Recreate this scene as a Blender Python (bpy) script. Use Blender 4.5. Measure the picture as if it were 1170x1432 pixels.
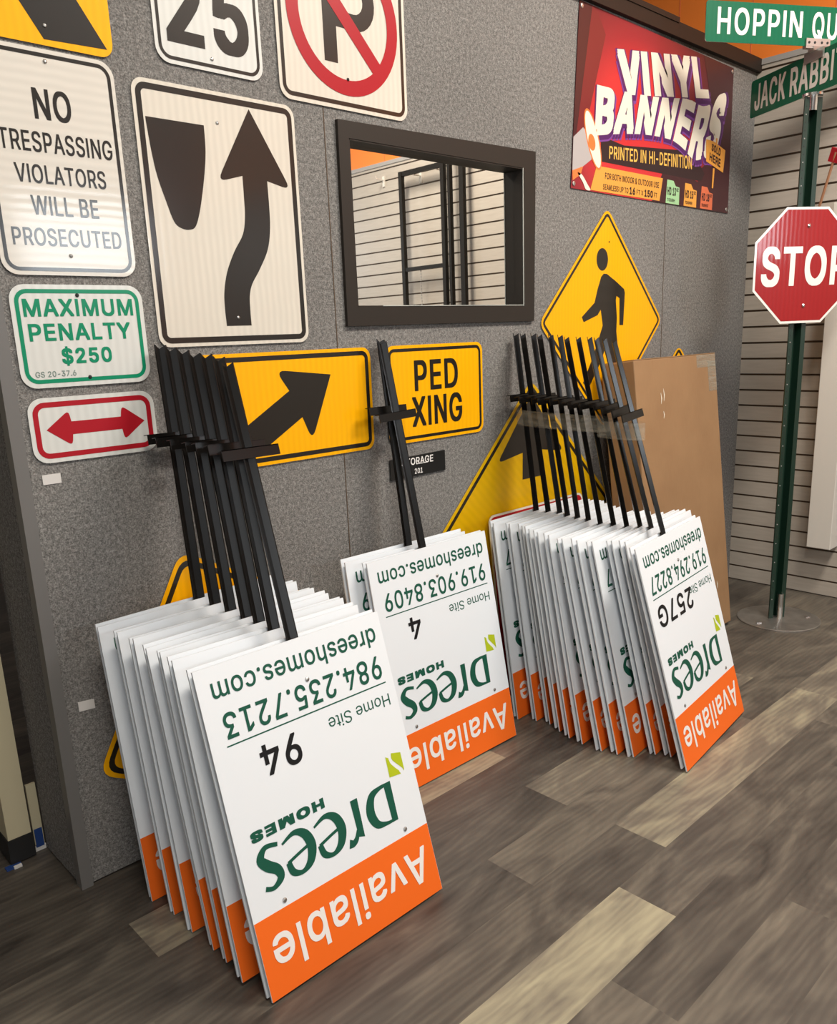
import bpy, bmesh, math, random
from mathutils import Vector, Matrix
from mathutils.geometry import tessellate_polygon, delaunay_2d_cdt

# ------------------------------------------------------------------ clear
for _o in list(bpy.data.objects):
    bpy.data.objects.remove(_o)
SC = bpy.context.scene
COL = SC.collection
PI = math.pi
RND = random.Random(7)

# ------------------------------------------------------------------ camera
# world: x runs along the grey wall, the wall face is y = 0, the room is y < 0, floor z = 0
def rot(ax, a):
    return Matrix.Rotation(a, 3, ax)
YAW, PIT, ROL = -0.753911515, 0.245745067, -0.0396114411
R0 = Matrix(((1, 0, 0), (0, 0, -1), (0, 1, 0)))
RM = rot('Z', ROL) @ rot('X', PIT) @ rot('Y', YAW) @ R0          # world -> (right, down, forward)
cam_data = bpy.data.cameras.new('camera')
cam = bpy.data.objects.new('camera', cam_data)
COL.objects.link(cam)
r_, d_, f_ = RM[0], RM[1], RM[2]
cam.matrix_world = Matrix(((r_[0], -d_[0], -f_[0], -0.596),
                           (r_[1], -d_[1], -f_[1], -1.958),
                           (r_[2], -d_[2], -f_[2], 1.357), (0, 0, 0, 1)))
cam_data.sensor_fit = 'HORIZONTAL'
cam_data.sensor_width = 36
cam_data.lens = 1136.63 * 36 / 1170
cam_data.shift_y = 39.64 / 1170
cam_data.clip_start = 0.02
SC.camera = cam

# ------------------------------------------------------------------ world, lights, exposure
SC.view_settings.view_transform = 'Standard'
SC.view_settings.look = 'None'
SC.view_settings.gamma = 1
SC.view_settings.use_curve_mapping = False
SC.view_settings.exposure = 0.20
world = bpy.data.worlds.new('world')
SC.world = world
world.use_nodes = True
world.node_tree.nodes['Background'].inputs[0].default_value = (1.0, 0.95, 0.89, 1)
world.node_tree.nodes['Background'].inputs[1].default_value = 0.27

def area(name, loc, target, sx, sy, power, col):
    d = bpy.data.lights.new(name, 'AREA')
    d.shape = 'RECTANGLE'
    d.size, d.size_y, d.energy, d.color = sx, sy, power, col
    o = bpy.data.objects.new(name, d)
    COL.objects.link(o)
    o.location = loc
    o.rotation_euler = (Vector(target) - Vector(loc)).to_track_quat('-Z', 'Y').to_euler()
    return o
area('transom_daylight', (2.47, -5.4, 2.25), (2.47, 0, 2.25), 1.05, 0.6, 34, (0.86, 0.94, 1.0))
area('storefront_daylight', (-1.2, -5.6, 1.9), (0.6, 0, 0.9), 3.4, 2.4, 66, (0.93, 0.97, 1.0))
area('ceiling_panel_light', (2.2, -1.75, 3.5), (2.2, -1.75, 0), 1.2, 0.6, 96, (1.0, 0.92, 0.81))
area('ceiling_panel_light', (-0.1, -2.0, 3.5), (-0.1, -2.0, 0), 1.2, 0.6, 60, (1.0, 0.92, 0.81))

# ------------------------------------------------------------------ materials
def principled(name):
    m = bpy.data.materials.new(name)
    m.use_nodes = True
    return m, m.node_tree, m.node_tree.nodes['Principled BSDF']
def mat(name, col, rough=0.5, metal=0.0, coat=0.0, spec=0.5):
    m, nt, b = principled(name)
    b.inputs['Base Color'].default_value = (*col, 1)
    b.inputs['Roughness'].default_value = rough
    b.inputs['Metallic'].default_value = metal
    b.inputs['Coat Weight'].default_value = coat
    b.inputs['Coat Roughness'].default_value = 0.12
    b.inputs['Specular IOR Level'].default_value = spec
    return m
def nd(nt, t, **k):
    n = nt.nodes.new(t)
    for a, v in k.items():
        setattr(n, a, v)
    return n
def ramp(nt, stops):
    n = nt.nodes.new('ShaderNodeValToRGB')
    e = n.color_ramp.elements
    while len(e) < len(stops):
        e.new(0.5)
    for i, (p, c) in enumerate(stops):
        e[i].position = p
        e[i].color = (*c, 1)
    return n
def noise(nt, vec, scale, detail=4, rough=0.6, dist=0.0):
    n = nt.nodes.new('ShaderNodeTexNoise')
    n.inputs['Scale'].default_value = scale
    n.inputs['Detail'].default_value = detail
    n.inputs['Roughness'].default_value = rough
    n.inputs['Distortion'].default_value = dist
    if vec is not None:
        nt.links.new(vec, n.inputs['Vector'])
    return n
def mapping(nt, scale, src='Object'):
    tc = nt.nodes.new('ShaderNodeTexCoord')
    mp = nt.nodes.new('ShaderNodeMapping')
    mp.inputs['Scale'].default_value = scale
    nt.links.new(tc.outputs[src], mp.inputs['Vector'])
    return mp.outputs['Vector']

def mat_sheeting(name, col, axis='X', coat=0.5):
    """retroreflective sign sheeting: faint ribs in colour and gloss"""
    m, nt, b = principled(name)
    v = mapping(nt, (1, 1, 1))
    w = nd(nt, 'ShaderNodeTexWave', wave_type='BANDS', bands_direction=axis)
    w.inputs['Scale'].default_value = 16
    w.inputs['Distortion'].default_value = 1.2
    w.inputs['Detail'].default_value = 1
    nt.links.new(v, w.inputs['Vector'])
    n2 = noise(nt, v, 9, 2)
    ad = nd(nt, 'ShaderNodeMath', operation='MULTIPLY')
    nt.links.new(w.outputs['Fac'], ad.inputs[0])
    nt.links.new(n2.outputs['Fac'], ad.inputs[1])
    r = ramp(nt, [(0.0, tuple(c * 0.93 for c in col)), (0.8, tuple(min(1, c * 1.04) for c in col))])
    nt.links.new(ad.outputs[0], r.inputs['Fac'])
    nt.links.new(r.outputs['Color'], b.inputs['Base Color'])
    b.inputs['Roughness'].default_value = 0.38
    b.inputs['Specular IOR Level'].default_value = 0.2
    b.inputs['Coat Weight'].default_value = coat
    b.inputs['Coat Roughness'].default_value = 0.10
    bp = nd(nt, 'ShaderNodeBump')
    bp.inputs['Strength'].default_value = 0.035
    bp.inputs['Distance'].default_value = 0.002
    nt.links.new(w.outputs['Fac'], bp.inputs['Height'])
    nt.links.new(bp.outputs['Normal'], b.inputs['Normal'])
    nt.links.new(bp.outputs['Normal'], b.inputs['Coat Normal'])
    return m

M = {}
M['sheet_white'] = mat_sheeting('white_sheeting', (0.70, 0.66, 0.58))
M['sheet_white_h'] = mat_sheeting('white_sheeting_cross_ribs', (0.70, 0.67, 0.61), 'Z')
M['sheet_cool'] = mat_sheeting('cool_white_sheeting', (0.70, 0.715, 0.69))
M['sheet_yellow'] = mat_sheeting('yellow_sheeting', (0.98, 0.455, 0.001), coat=0.2)
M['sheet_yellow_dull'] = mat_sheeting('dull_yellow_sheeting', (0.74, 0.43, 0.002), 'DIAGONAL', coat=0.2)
M['sign_white'] = mat('sign_white', (0.74, 0.72, 0.66), 0.35, coat=0.6)
M['sign_black'] = mat('sign_black', (0.016, 0.013, 0.010), 0.4, coat=0.75, spec=0.2)
M['sign_red'] = mat('sign_red', (0.40, 0.010, 0.020), 0.4, coat=0.2, spec=0.2)
M['sign_green'] = mat('sign_green', (0.004, 0.25, 0.125), 0.45, coat=0.2, spec=0.2)
M['sign_grey'] = mat('sign_faded_ink', (0.20, 0.27, 0.24), 0.4)
M['street_green'] = mat_sheeting('street_green_sheeting', (0.003, 0.125, 0.062), coat=0.12)
M['stop_red'] = mat_sheeting('stop_red_sheeting', (0.34, 0.012, 0.014), coat=0.5)
M['stop_white'] = mat('stop_white', (0.82, 0.80, 0.76), 0.35, coat=0.4)
M['alu'] = mat('aluminium', (0.55, 0.54, 0.52), 0.4, 1.0)
M['zinc'] = mat('zinc_bolt', (0.45, 0.44, 0.42), 0.35, 1.0)
M['chrome'] = mat('chrome', (0.8, 0.8, 0.8), 0.12, 1.0)
M['hole'] = mat('dark_hole', (0.02, 0.02, 0.02), 0.8)
M['coro'] = mat('white_corrugated_plastic', (0.79, 0.835, 0.885), 0.42, spec=0.3)
M['print_orange'] = mat('orange_print', (0.88, 0.150, 0.014), 0.45, spec=0.25)
M['print_green'] = mat('dark_green_print', (0.010, 0.090, 0.056), 0.45, spec=0.25)
M['print_black'] = mat('black_print', (0.010, 0.010, 0.011), 0.45, spec=0.25)
M['print_lime'] = mat('lime_print', (0.44, 0.53, 0.006), 0.45)
M['print_white'] = mat('white_print', (0.86, 0.84, 0.82), 0.45)
M['stake'] = mat('black_painted_steel', (0.007, 0.0062, 0.0055), 0.24, 0.0, spec=0.32)
M['frame'] = mat('dark_painted_frame', (0.030, 0.025, 0.021), 0.5, spec=0.2)
M['cap'] = mat('dark_brown_trim', (0.025, 0.018, 0.014), 0.5, spec=0.2)
M['post_trim'] = mat('grey_corner_trim', (0.16, 0.155, 0.15), 0.42)
M['mirror'] = mat('mirror_glass', (0.93, 0.92, 0.88), 0.012, 1.0)
M['mirror_edge'] = mat('mirror_edge', (0.75, 0.80, 0.78), 0.1, 0.6)
M['orange_wall'] = mat('orange_painted_wall', (0.90, 0.235, 0.035), 0.45)
M['groove'] = mat('brown_groove', (0.085, 0.055, 0.033), 0.7)
M['grey_strip'] = mat('grey_trim_strip', (0.35, 0.34, 0.33), 0.5)
M['post_green'] = mat('green_painted_steel', (0.007, 0.028, 0.017), 0.4, 0.0, coat=0.2)
M['display_white'] = mat('white_laminate', (0.68, 0.65, 0.60), 0.4)
M['cream'] = mat('cream_painted_steel', (0.56, 0.50, 0.34), 0.45)
M['tape_black'] = mat('black_tape', (0.013, 0.013, 0.014), 0.5)
M['tape_blue'] = mat('blue_tape', (0.015, 0.05, 0.20), 0.5)
M['paper'] = mat('paper', (0.68, 0.66, 0.64), 0.6)
M['plate_black'] = mat('black_engraved_plastic', (0.012, 0.012, 0.012), 0.3, coat=0.3)
M['wood'] = mat('pale_wood', (0.45, 0.22, 0.12), 0.6)
M['rack_black'] = mat('black_rack_metal', (0.012, 0.010, 0.008), 0.5, spec=0.2)

# carpeted wall
def carpet(name, a, b_, c):
    m, nt, b = principled(name)
    v = mapping(nt, (1, 1, 1))
    n1 = noise(nt, v, 260, 2, 0.6)
    n2 = noise(nt, v, 95, 3, 0.75)
    n3 = noise(nt, v, 2.2, 2, 0.5)
    mx = nd(nt, 'ShaderNodeMath', operation='MULTIPLY_ADD')
    nt.links.new(n1.outputs['Fac'], mx.inputs[0]); mx.inputs[1].default_value = 1.0
    nt.links.new(n2.outputs['Fac'], mx.inputs[2])
    m2 = nd(nt, 'ShaderNodeMath', operation='MULTIPLY_ADD')
    nt.links.new(n3.outputs['Fac'], m2.inputs[0]); m2.inputs[1].default_value = 0.18
    nt.links.new(mx.outputs[0], m2.inputs[2])
    r = ramp(nt, [(0.50, a), (0.66, b_), (0.80, c)])
    sc = nd(nt, 'ShaderNodeMath', operation='MULTIPLY')
    nt.links.new(m2.outputs[0], sc.inputs[0]); sc.inputs[1].default_value = 0.6
    nt.links.new(sc.outputs[0], r.inputs['Fac'])
    nt.links.new(r.outputs['Color'], b.inputs['Base Color'])
    b.inputs['Roughness'].default_value = 0.95
    b.inputs['Specular IOR Level'].default_value = 0.1
    bp = nd(nt, 'ShaderNodeBump')
    bp.inputs['Strength'].default_value = 0.5
    bp.inputs['Distance'].default_value = 0.003
    nt.links.new(mx.outputs[0], bp.inputs['Height'])
    nt.links.new(bp.outputs['Normal'], b.inputs['Normal'])
    return m
M['carpet'] = carpet('grey_carpet_wall', (0.096, 0.093, 0.089), (0.198, 0.192, 0.184), (0.33, 0.320, 0.307))

# slat wall boards
m, nt, b = principled('beige_slat_board')
v = mapping(nt, (1, 3, 30))
n1 = noise(nt, v, 3, 3)
r = ramp(nt, [(0.3, (0.43, 0.385, 0.335)), (0.7, (0.48, 0.435, 0.38))])
nt.links.new(n1.outputs['Fac'], r.inputs['Fac'])
nt.links.new(r.outputs['Color'], b.inputs['Base Color'])
b.inputs['Roughness'].default_value = 0.42
M['slat'] = m

# cardboard
m, nt, b = principled('cardboard')
n1 = noise(nt, mapping(nt, (40, 40, 2.5)), 6, 4)
n2 = noise(nt, mapping(nt, (1, 1, 1)), 4, 4)
ad = nd(nt, 'ShaderNodeMath', operation='MULTIPLY_ADD')
nt.links.new(n1.outputs['Fac'], ad.inputs[0]); ad.inputs[1].default_value = 0.4
nt.links.new(n2.outputs['Fac'], ad.inputs[2])
r = ramp(nt, [(0.4, (0.275, 0.153, 0.072)), (0.95, (0.35, 0.205, 0.100))])
nt.links.new(ad.outputs[0], r.inputs['Fac'])
nt.links.new(r.outputs['Color'], b.inputs['Base Color'])
b.inputs['Roughness'].default_value = 0.62
M['cardboard'] = m
M['card_dark'] = mat('cardboard_edge', (0.16, 0.085, 0.04), 0.8)

# brushed base plate
m, nt, b = principled('brushed_steel')
n1 = noise(nt, mapping(nt, (1, 1, 1)), 14, 5)
r = ramp(nt, [(0.3, (0.30, 0.28, 0.26)), (0.7, (0.46, 0.44, 0.41))])
nt.links.new(n1.outputs['Fac'], r.inputs['Fac'])
nt.links.new(r.outputs['Color'], b.inputs['Base Color'])
b.inputs['Roughness'].default_value = 0.38
b.inputs['Metallic'].default_value = 0.85
M['brushed'] = m

# clear tape
m, nt, b = principled('clear_tape')
b.inputs['Base Color'].default_value = (0.62, 0.60, 0.50, 1)
b.inputs['Roughness'].default_value = 0.18
tr = nd(nt, 'ShaderNodeBsdfTransparent')
mx = nd(nt, 'ShaderNodeMixShader')
n1 = noise(nt, mapping(nt, (4, 4, 60)), 3, 3)
r = ramp(nt, [(0.35, (0.10,) * 3), (0.75, (0.34,) * 3)])
nt.links.new(n1.outputs['Fac'], r.inputs['Fac'])
nt.links.new(r.outputs['Color'], mx.inputs[0])
nt.links.new(tr.outputs[0], mx.inputs[1])
nt.links.new(b.outputs[0], mx.inputs[2])
nt.links.new(mx.outputs[0], nt.nodes['Material Output'].inputs['Surface'])
M['clear_tape'] = m

# plank floor: tone and seed are per-plank face attributes
m, nt, b = principled('vinyl_plank_floor')
tone = nd(nt, 'ShaderNodeAttribute', attribute_name='tone')
seed = nd(nt, 'ShaderNodeAttribute', attribute_name='seed')
tc = nd(nt, 'ShaderNodeTexCoord')
cmb = nd(nt, 'ShaderNodeCombineXYZ')
for i in range(3):
    nt.links.new(seed.outputs['Fac'], cmb.inputs[i])
addv = nd(nt, 'ShaderNodeVectorMath', operation='ADD')
nt.links.new(tc.outputs['Object'], addv.inputs[0])
nt.links.new(cmb.outputs[0], addv.inputs[1])
def mapped(scale):
    mp = nd(nt, 'ShaderNodeMapping')
    mp.inputs['Scale'].default_value = scale
    nt.links.new(addv.outputs[0], mp.inputs['Vector'])
    return mp.outputs['Vector']
broad = noise(nt, mapped((1.2, 3.6, 1)), 1.8, 3, 0.5, 2.2)
fine = noise(nt, mapped((5, 40, 1)), 2.4, 6, 0.7, 1.5)
wv = nd(nt, 'ShaderNodeTexWave', wave_type='RINGS', rings_direction='Z')
wv.inputs['Scale'].default_value = 2.6
wv.inputs['Distortion'].default_value = 7
wv.inputs['Detail'].default_value = 3
wv.inputs['Detail Scale'].default_value = 1.2
nt.links.new(mapped((1.1, 6.5, 1)), wv.inputs['Vector'])
def madd(x, k, y):
    n = nd(nt, 'ShaderNodeMath', operation='MULTIPLY_ADD')
    nt.links.new(x, n.inputs[0]); n.inputs[1].default_value = k
    if isinstance(y, float):
        n.inputs[2].default_value = y
    else:
        nt.links.new(y, n.inputs[2])
    return n.outputs[0]
s = madd(broad.outputs['Fac'], 0.90, -0.455)
s = madd(fine.outputs['Fac'], 0.11, s)
s = madd(wv.outputs['Fac'], 0.08, s)
s = madd(tone.outputs['Fac'], 0.74, s)
r = ramp(nt, [(0.02, (0.030, 0.025, 0.021)), (0.32, (0.080, 0.069, 0.057)), (0.60, (0.160, 0.139, 0.109)), (0.95, (0.37, 0.335, 0.23))])
nt.links.new(s, r.inputs['Fac'])
nt.links.new(r.outputs['Color'], b.inputs['Base Color'])
b.inputs['Roughness'].default_value = 0.42
bp = nd(nt, 'ShaderNodeBump')
bp.inputs['Strength'].default_value = 0.15
bp.inputs['Distance'].default_value = 0.001
nt.links.new(fine.outputs['Fac'], bp.inputs['Height'])
nt.links.new(bp.outputs['Normal'], b.inputs['Normal'])
M['floor'] = m

# banner artwork background: red burst fading to dark maroon and violet
m, nt, b = principled('banner_print')
tc = nd(nt, 'ShaderNodeTexCoord')
mp = nd(nt, 'ShaderNodeMapping')
mp.inputs['Location'].default_value = (0.20, 0, -0.30)
mp.inputs['Scale'].default_value = (1.25, 1, 1.5)
nt.links.new(tc.outputs['Object'], mp.inputs['Vector'])
gr = nd(nt, 'ShaderNodeTexGradient', gradient_type='SPHERICAL')
nt.links.new(mp.outputs['Vector'], gr.inputs['Vector'])
r = ramp(nt, [(0.0, (0.035, 0.008, 0.012)), (0.18, (0.10, 0.012, 0.02)), (0.42, (0.30, 0.018, 0.03)), (0.62, (0.62, 0.03, 0.035))])
nt.links.new(gr.outputs['Fac'], r.inputs['Fac'])
nt.links.new(r.outputs['Color'], b.inputs['Base Color'])
b.inputs['Roughness'].default_value = 0.35
M['banner'] = m
M['b_dark'] = mat('banner_dark_maroon', (0.055, 0.014, 0.018), 0.35)
M['b_shade'] = mat('banner_deep_red', (0.17, 0.018, 0.022), 0.35)
M['b_purple'] = mat('banner_purple', (0.085, 0.016, 0.12), 0.35)
M['b_violet'] = mat('banner_bright_violet', (0.20, 0.055, 0.30), 0.35)
M['b_cream'] = mat('banner_cream', (0.83, 0.78, 0.66), 0.35)
M['b_yellow'] = mat('banner_yellow', (0.85, 0.50, 0.10), 0.35)
M['b_amber'] = mat('banner_amber', (0.80, 0.36, 0.06), 0.35)
M['b_orange'] = mat('banner_orange', (0.80, 0.20, 0.05), 0.35)
M['b_mint'] = mat('banner_mint', (0.36, 0.62, 0.33), 0.35)
M['b_coral'] = mat('banner_coral', (0.70, 0.16, 0.07), 0.35)
M['b_ink'] = mat('banner_ink', (0.03, 0.012, 0.014), 0.35)
M['b_grey'] = mat('banner_grey', (0.45, 0.42, 0.42), 0.35)

# ------------------------------------------------------------------ mesh helpers
class MB:
    def __init__(s):
        s.v, s.f, s.mi, s.mats = [], [], [], []
    def m(s, mt):
        if mt not in s.mats:
            s.mats.append(mt)
        return s.mats.index(mt)
    def add(s, verts, faces, mt):
        k = len(s.v); i = s.m(mt)
        s.v += [tuple(p) for p in verts]
        for f in faces:
            s.f.append([k + a for a in f]); s.mi.append(i)
        return s
    def box(s, x0, x1, y0, y1, z0, z1, mt):
        v = [(x, y, z) for x in (x0, x1) for y in (y0, y1) for z in (z0, z1)]
        return s.add(v, [(0, 1, 3, 2), (4, 6, 7, 5), (0, 4, 5, 1), (2, 3, 7, 6), (0, 2, 6, 4), (1, 5, 7, 3)], mt)
    def prism(s, pts, y0, y1, mt, side=None):
        """polygon in (x,z), front at y0 (towards the room), back at y1"""
        n = len(pts)
        tri = tessellate_polygon([[Vector((p[0], p[1], 0)) for p in pts]])
        v = [(p[0], y0, p[1]) for p in pts] + [(p[0], y1, p[1]) for p in pts]
        fr = []
        for t in tri:
            a, b_, c = [Vector((pts[i][0], pts[i][1])) for i in t]
            cr = (b_ - a).x * (c - a).y - (b_ - a).y * (c - a).x
            fr.append(tuple(t) if cr > 0 else tuple(reversed(t)))
        s.add(v, fr + [tuple(n + i for i in reversed(t)) for t in fr], mt)
        ar = sum(pts[i][0] * pts[(i + 1) % n][1] - pts[(i + 1) % n][0] * pts[i][1] for i in range(n))
        sd = [(i, n + i, n + (i + 1) % n, (i + 1) % n) if ar > 0 else (i, (i + 1) % n, n + (i + 1) % n, n + i) for i in range(n)]
        return s.add(v, sd, side or mt)
    def flat(s, pts, y, mt):
        tri = tessellate_polygon([[Vector((p[0], p[1], 0)) for p in pts]])
        fr = []
        for t in tri:
            a, b_, c = [Vector((pts[i][0], pts[i][1])) for i in t]
            cr = (b_ - a).x * (c - a).y - (b_ - a).y * (c - a).x
            fr.append(tuple(t) if cr > 0 else tuple(reversed(t)))
        return s.add([(p[0], y, p[1]) for p in pts], fr, mt)
    def ring(s, outer, inner, y, mt):
        n = len(outer)
        return s.add([(p[0], y, p[1]) for p in outer + inner],
                     [(i, (i + 1) % n, n + (i + 1) % n, n + i) for i in range(n)], mt)
    def strip(s, path, widths, y, mt):
        """flat brush stroke in (x,z) with a width at each point"""
        L, Rr = [], []
        for i, p in enumerate(path):
            a = path[max(0, i - 1)]; c = path[min(len(path) - 1, i + 1)]
            t = Vector((c[0] - a[0], c[1] - a[1])).normalized()
            nrm = Vector((-t.y, t.x)) * widths[i] / 2
            L.append((p[0] + nrm.x, p[1] + nrm.y)); Rr.append((p[0] - nrm.x, p[1] - nrm.y))
        n = len(path)
        return s.add([(p[0], y, p[1]) for p in L + Rr], [(n + i, n + i + 1, i + 1, i) for i in range(n - 1)], mt)
    def sweep(s, prof, p0, p1, up, mt, cap=True, notch=None):
        """profile (a,b) swept from p0 to p1"""
        p0, p1 = Vector(p0), Vector(p1)
        d = (p1 - p0).normalized()
        a = d.cross(Vector(up)).normalized(); b_ = a.cross(d)
        n = len(prof)
        v = [p0 + a * q[0] + b_ * q[1] for q in prof]
        v += [p1 + a * q[0] + b_ * q[1] + d * (notch[i] if notch else 0) for i, q in enumerate(prof)]
        f = [(i, (i + 1) % n, n + (i + 1) % n, n + i) for i in range(n)]
        if cap:
            f += [tuple(reversed(range(n))), tuple(range(n, 2 * n))]
        return s.add(v, f, mt)
    def tube(s, p0, p1, r, mt, seg=12):
        pr = [(r * math.cos(2 * PI * i / seg), r * math.sin(2 * PI * i / seg)) for i in range(seg)]
        up = (0, 0, 1) if abs((Vector(p1) - Vector(p0)).normalized().z) < 0.9 else (0, 1, 0)
        return s.sweep(pr, p0, p1, up, mt)
    def dome(s, c, r, h, mt, seg=12):
        """bolt head on a face that looks towards -y"""
        v = []
        for k, (rr, hh) in enumerate(((1, 0), (0.9, 0.55), (0.55, 0.9))):
            v += [(c[0] + r * rr * math.cos(2 * PI * i / seg), c[1] - h * hh, c[2] + r * rr * math.sin(2 * PI * i / seg)) for i in range(seg)]
        v.append((c[0], c[1] - h, c[2]))
        f = []
        for k in range(2):
            f += [(k * seg + i, k * seg + (i + 1) % seg, (k + 1) * seg + (i + 1) % seg, (k + 1) * seg + i) for i in range(seg)]
        f += [(2 * seg + i, 2 * seg + (i + 1) % seg, 3 * seg) for i in range(seg)]
        return s.add(v, f, mt)
    def build(s, name, parent=None, loc=None):
        me = bpy.data.meshes.new(name)
        me.from_pydata(s.v, [], s.f)
        for q in s.mats:
            me.materials.append(q)
        me.polygons.foreach_set('material_index', s.mi)
        me.update()
        o = bpy.data.objects.new(name, me)
        COL.objects.link(o)
        if parent is not None:
            o.parent = parent
        if loc:
            o.location = loc
        return o

def shift(pts, ox, oz):
    return [(p[0] - ox, p[1] - oz) for p in pts]
def arc(cx, cz, r, a0, a1, n=8):
    return [(cx + r * math.cos(math.radians(a0 + (a1 - a0) * i / n)), cz + r * math.sin(math.radians(a0 + (a1 - a0) * i / n))) for i in range(n + 1)]
def rrect(x0, x1, z0, z1, r, n=6):
    return arc(x1 - r, z0 + r, r, -90, 0, n) + arc(x1 - r, z1 - r, r, 0, 90, n) + arc(x0 + r, z1 - r, r, 90, 180, n) + arc(x0 + r, z0 + r, r, 180, 270, n)
def rpoly(pts, r, n=5):
    """round the corners of a polygon; r is one radius or one per corner"""
    out = []
    N = len(pts)
    for i in range(N):
        rad = r[i] if isinstance(r, (list, tuple)) else r
        p = Vector(pts[i]); a = Vector(pts[i - 1]); c = Vector(pts[(i + 1) % N])
        if rad <= 0:
            out.append(tuple(p)); continue
        u = (a - p).normalized(); w = (c - p).normalized()
        ang = u.angle(w) / 2
        t = min(rad / math.tan(ang), (a - p).length * 0.48, (c - p).length * 0.48)
        s0, s1 = p + u * t, p + w * t
        for k in range(n + 1):
            q = k / n
            out.append(tuple(s0 * (1 - q) ** 2 + p * 2 * q * (1 - q) + s1 * q ** 2))
    return out
def curve(ctrl, n=6, closed=False):
    """Catmull-Rom through points"""
    out = []
    N = len(ctrl)
    rng = range(N if closed else N - 1)
    for i in rng:
        g = lambda k: Vector(ctrl[k % N] if closed else ctrl[max(0, min(N - 1, k))])
        p0, p1, p2, p3 = g(i - 1), g(i), g(i + 1), g(i + 2)
        for k in range(n):
            t = k / n
            out.append(tuple(0.5 * ((2 * p1) + (p2 - p0) * t + (2 * p0 - 5 * p1 + 4 * p2 - p3) * t * t + (3 * p1 - p0 - 3 * p2 + p3) * t ** 3)))
    if not closed:
        out.append(tuple(ctrl[-1]))
    return out

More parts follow.
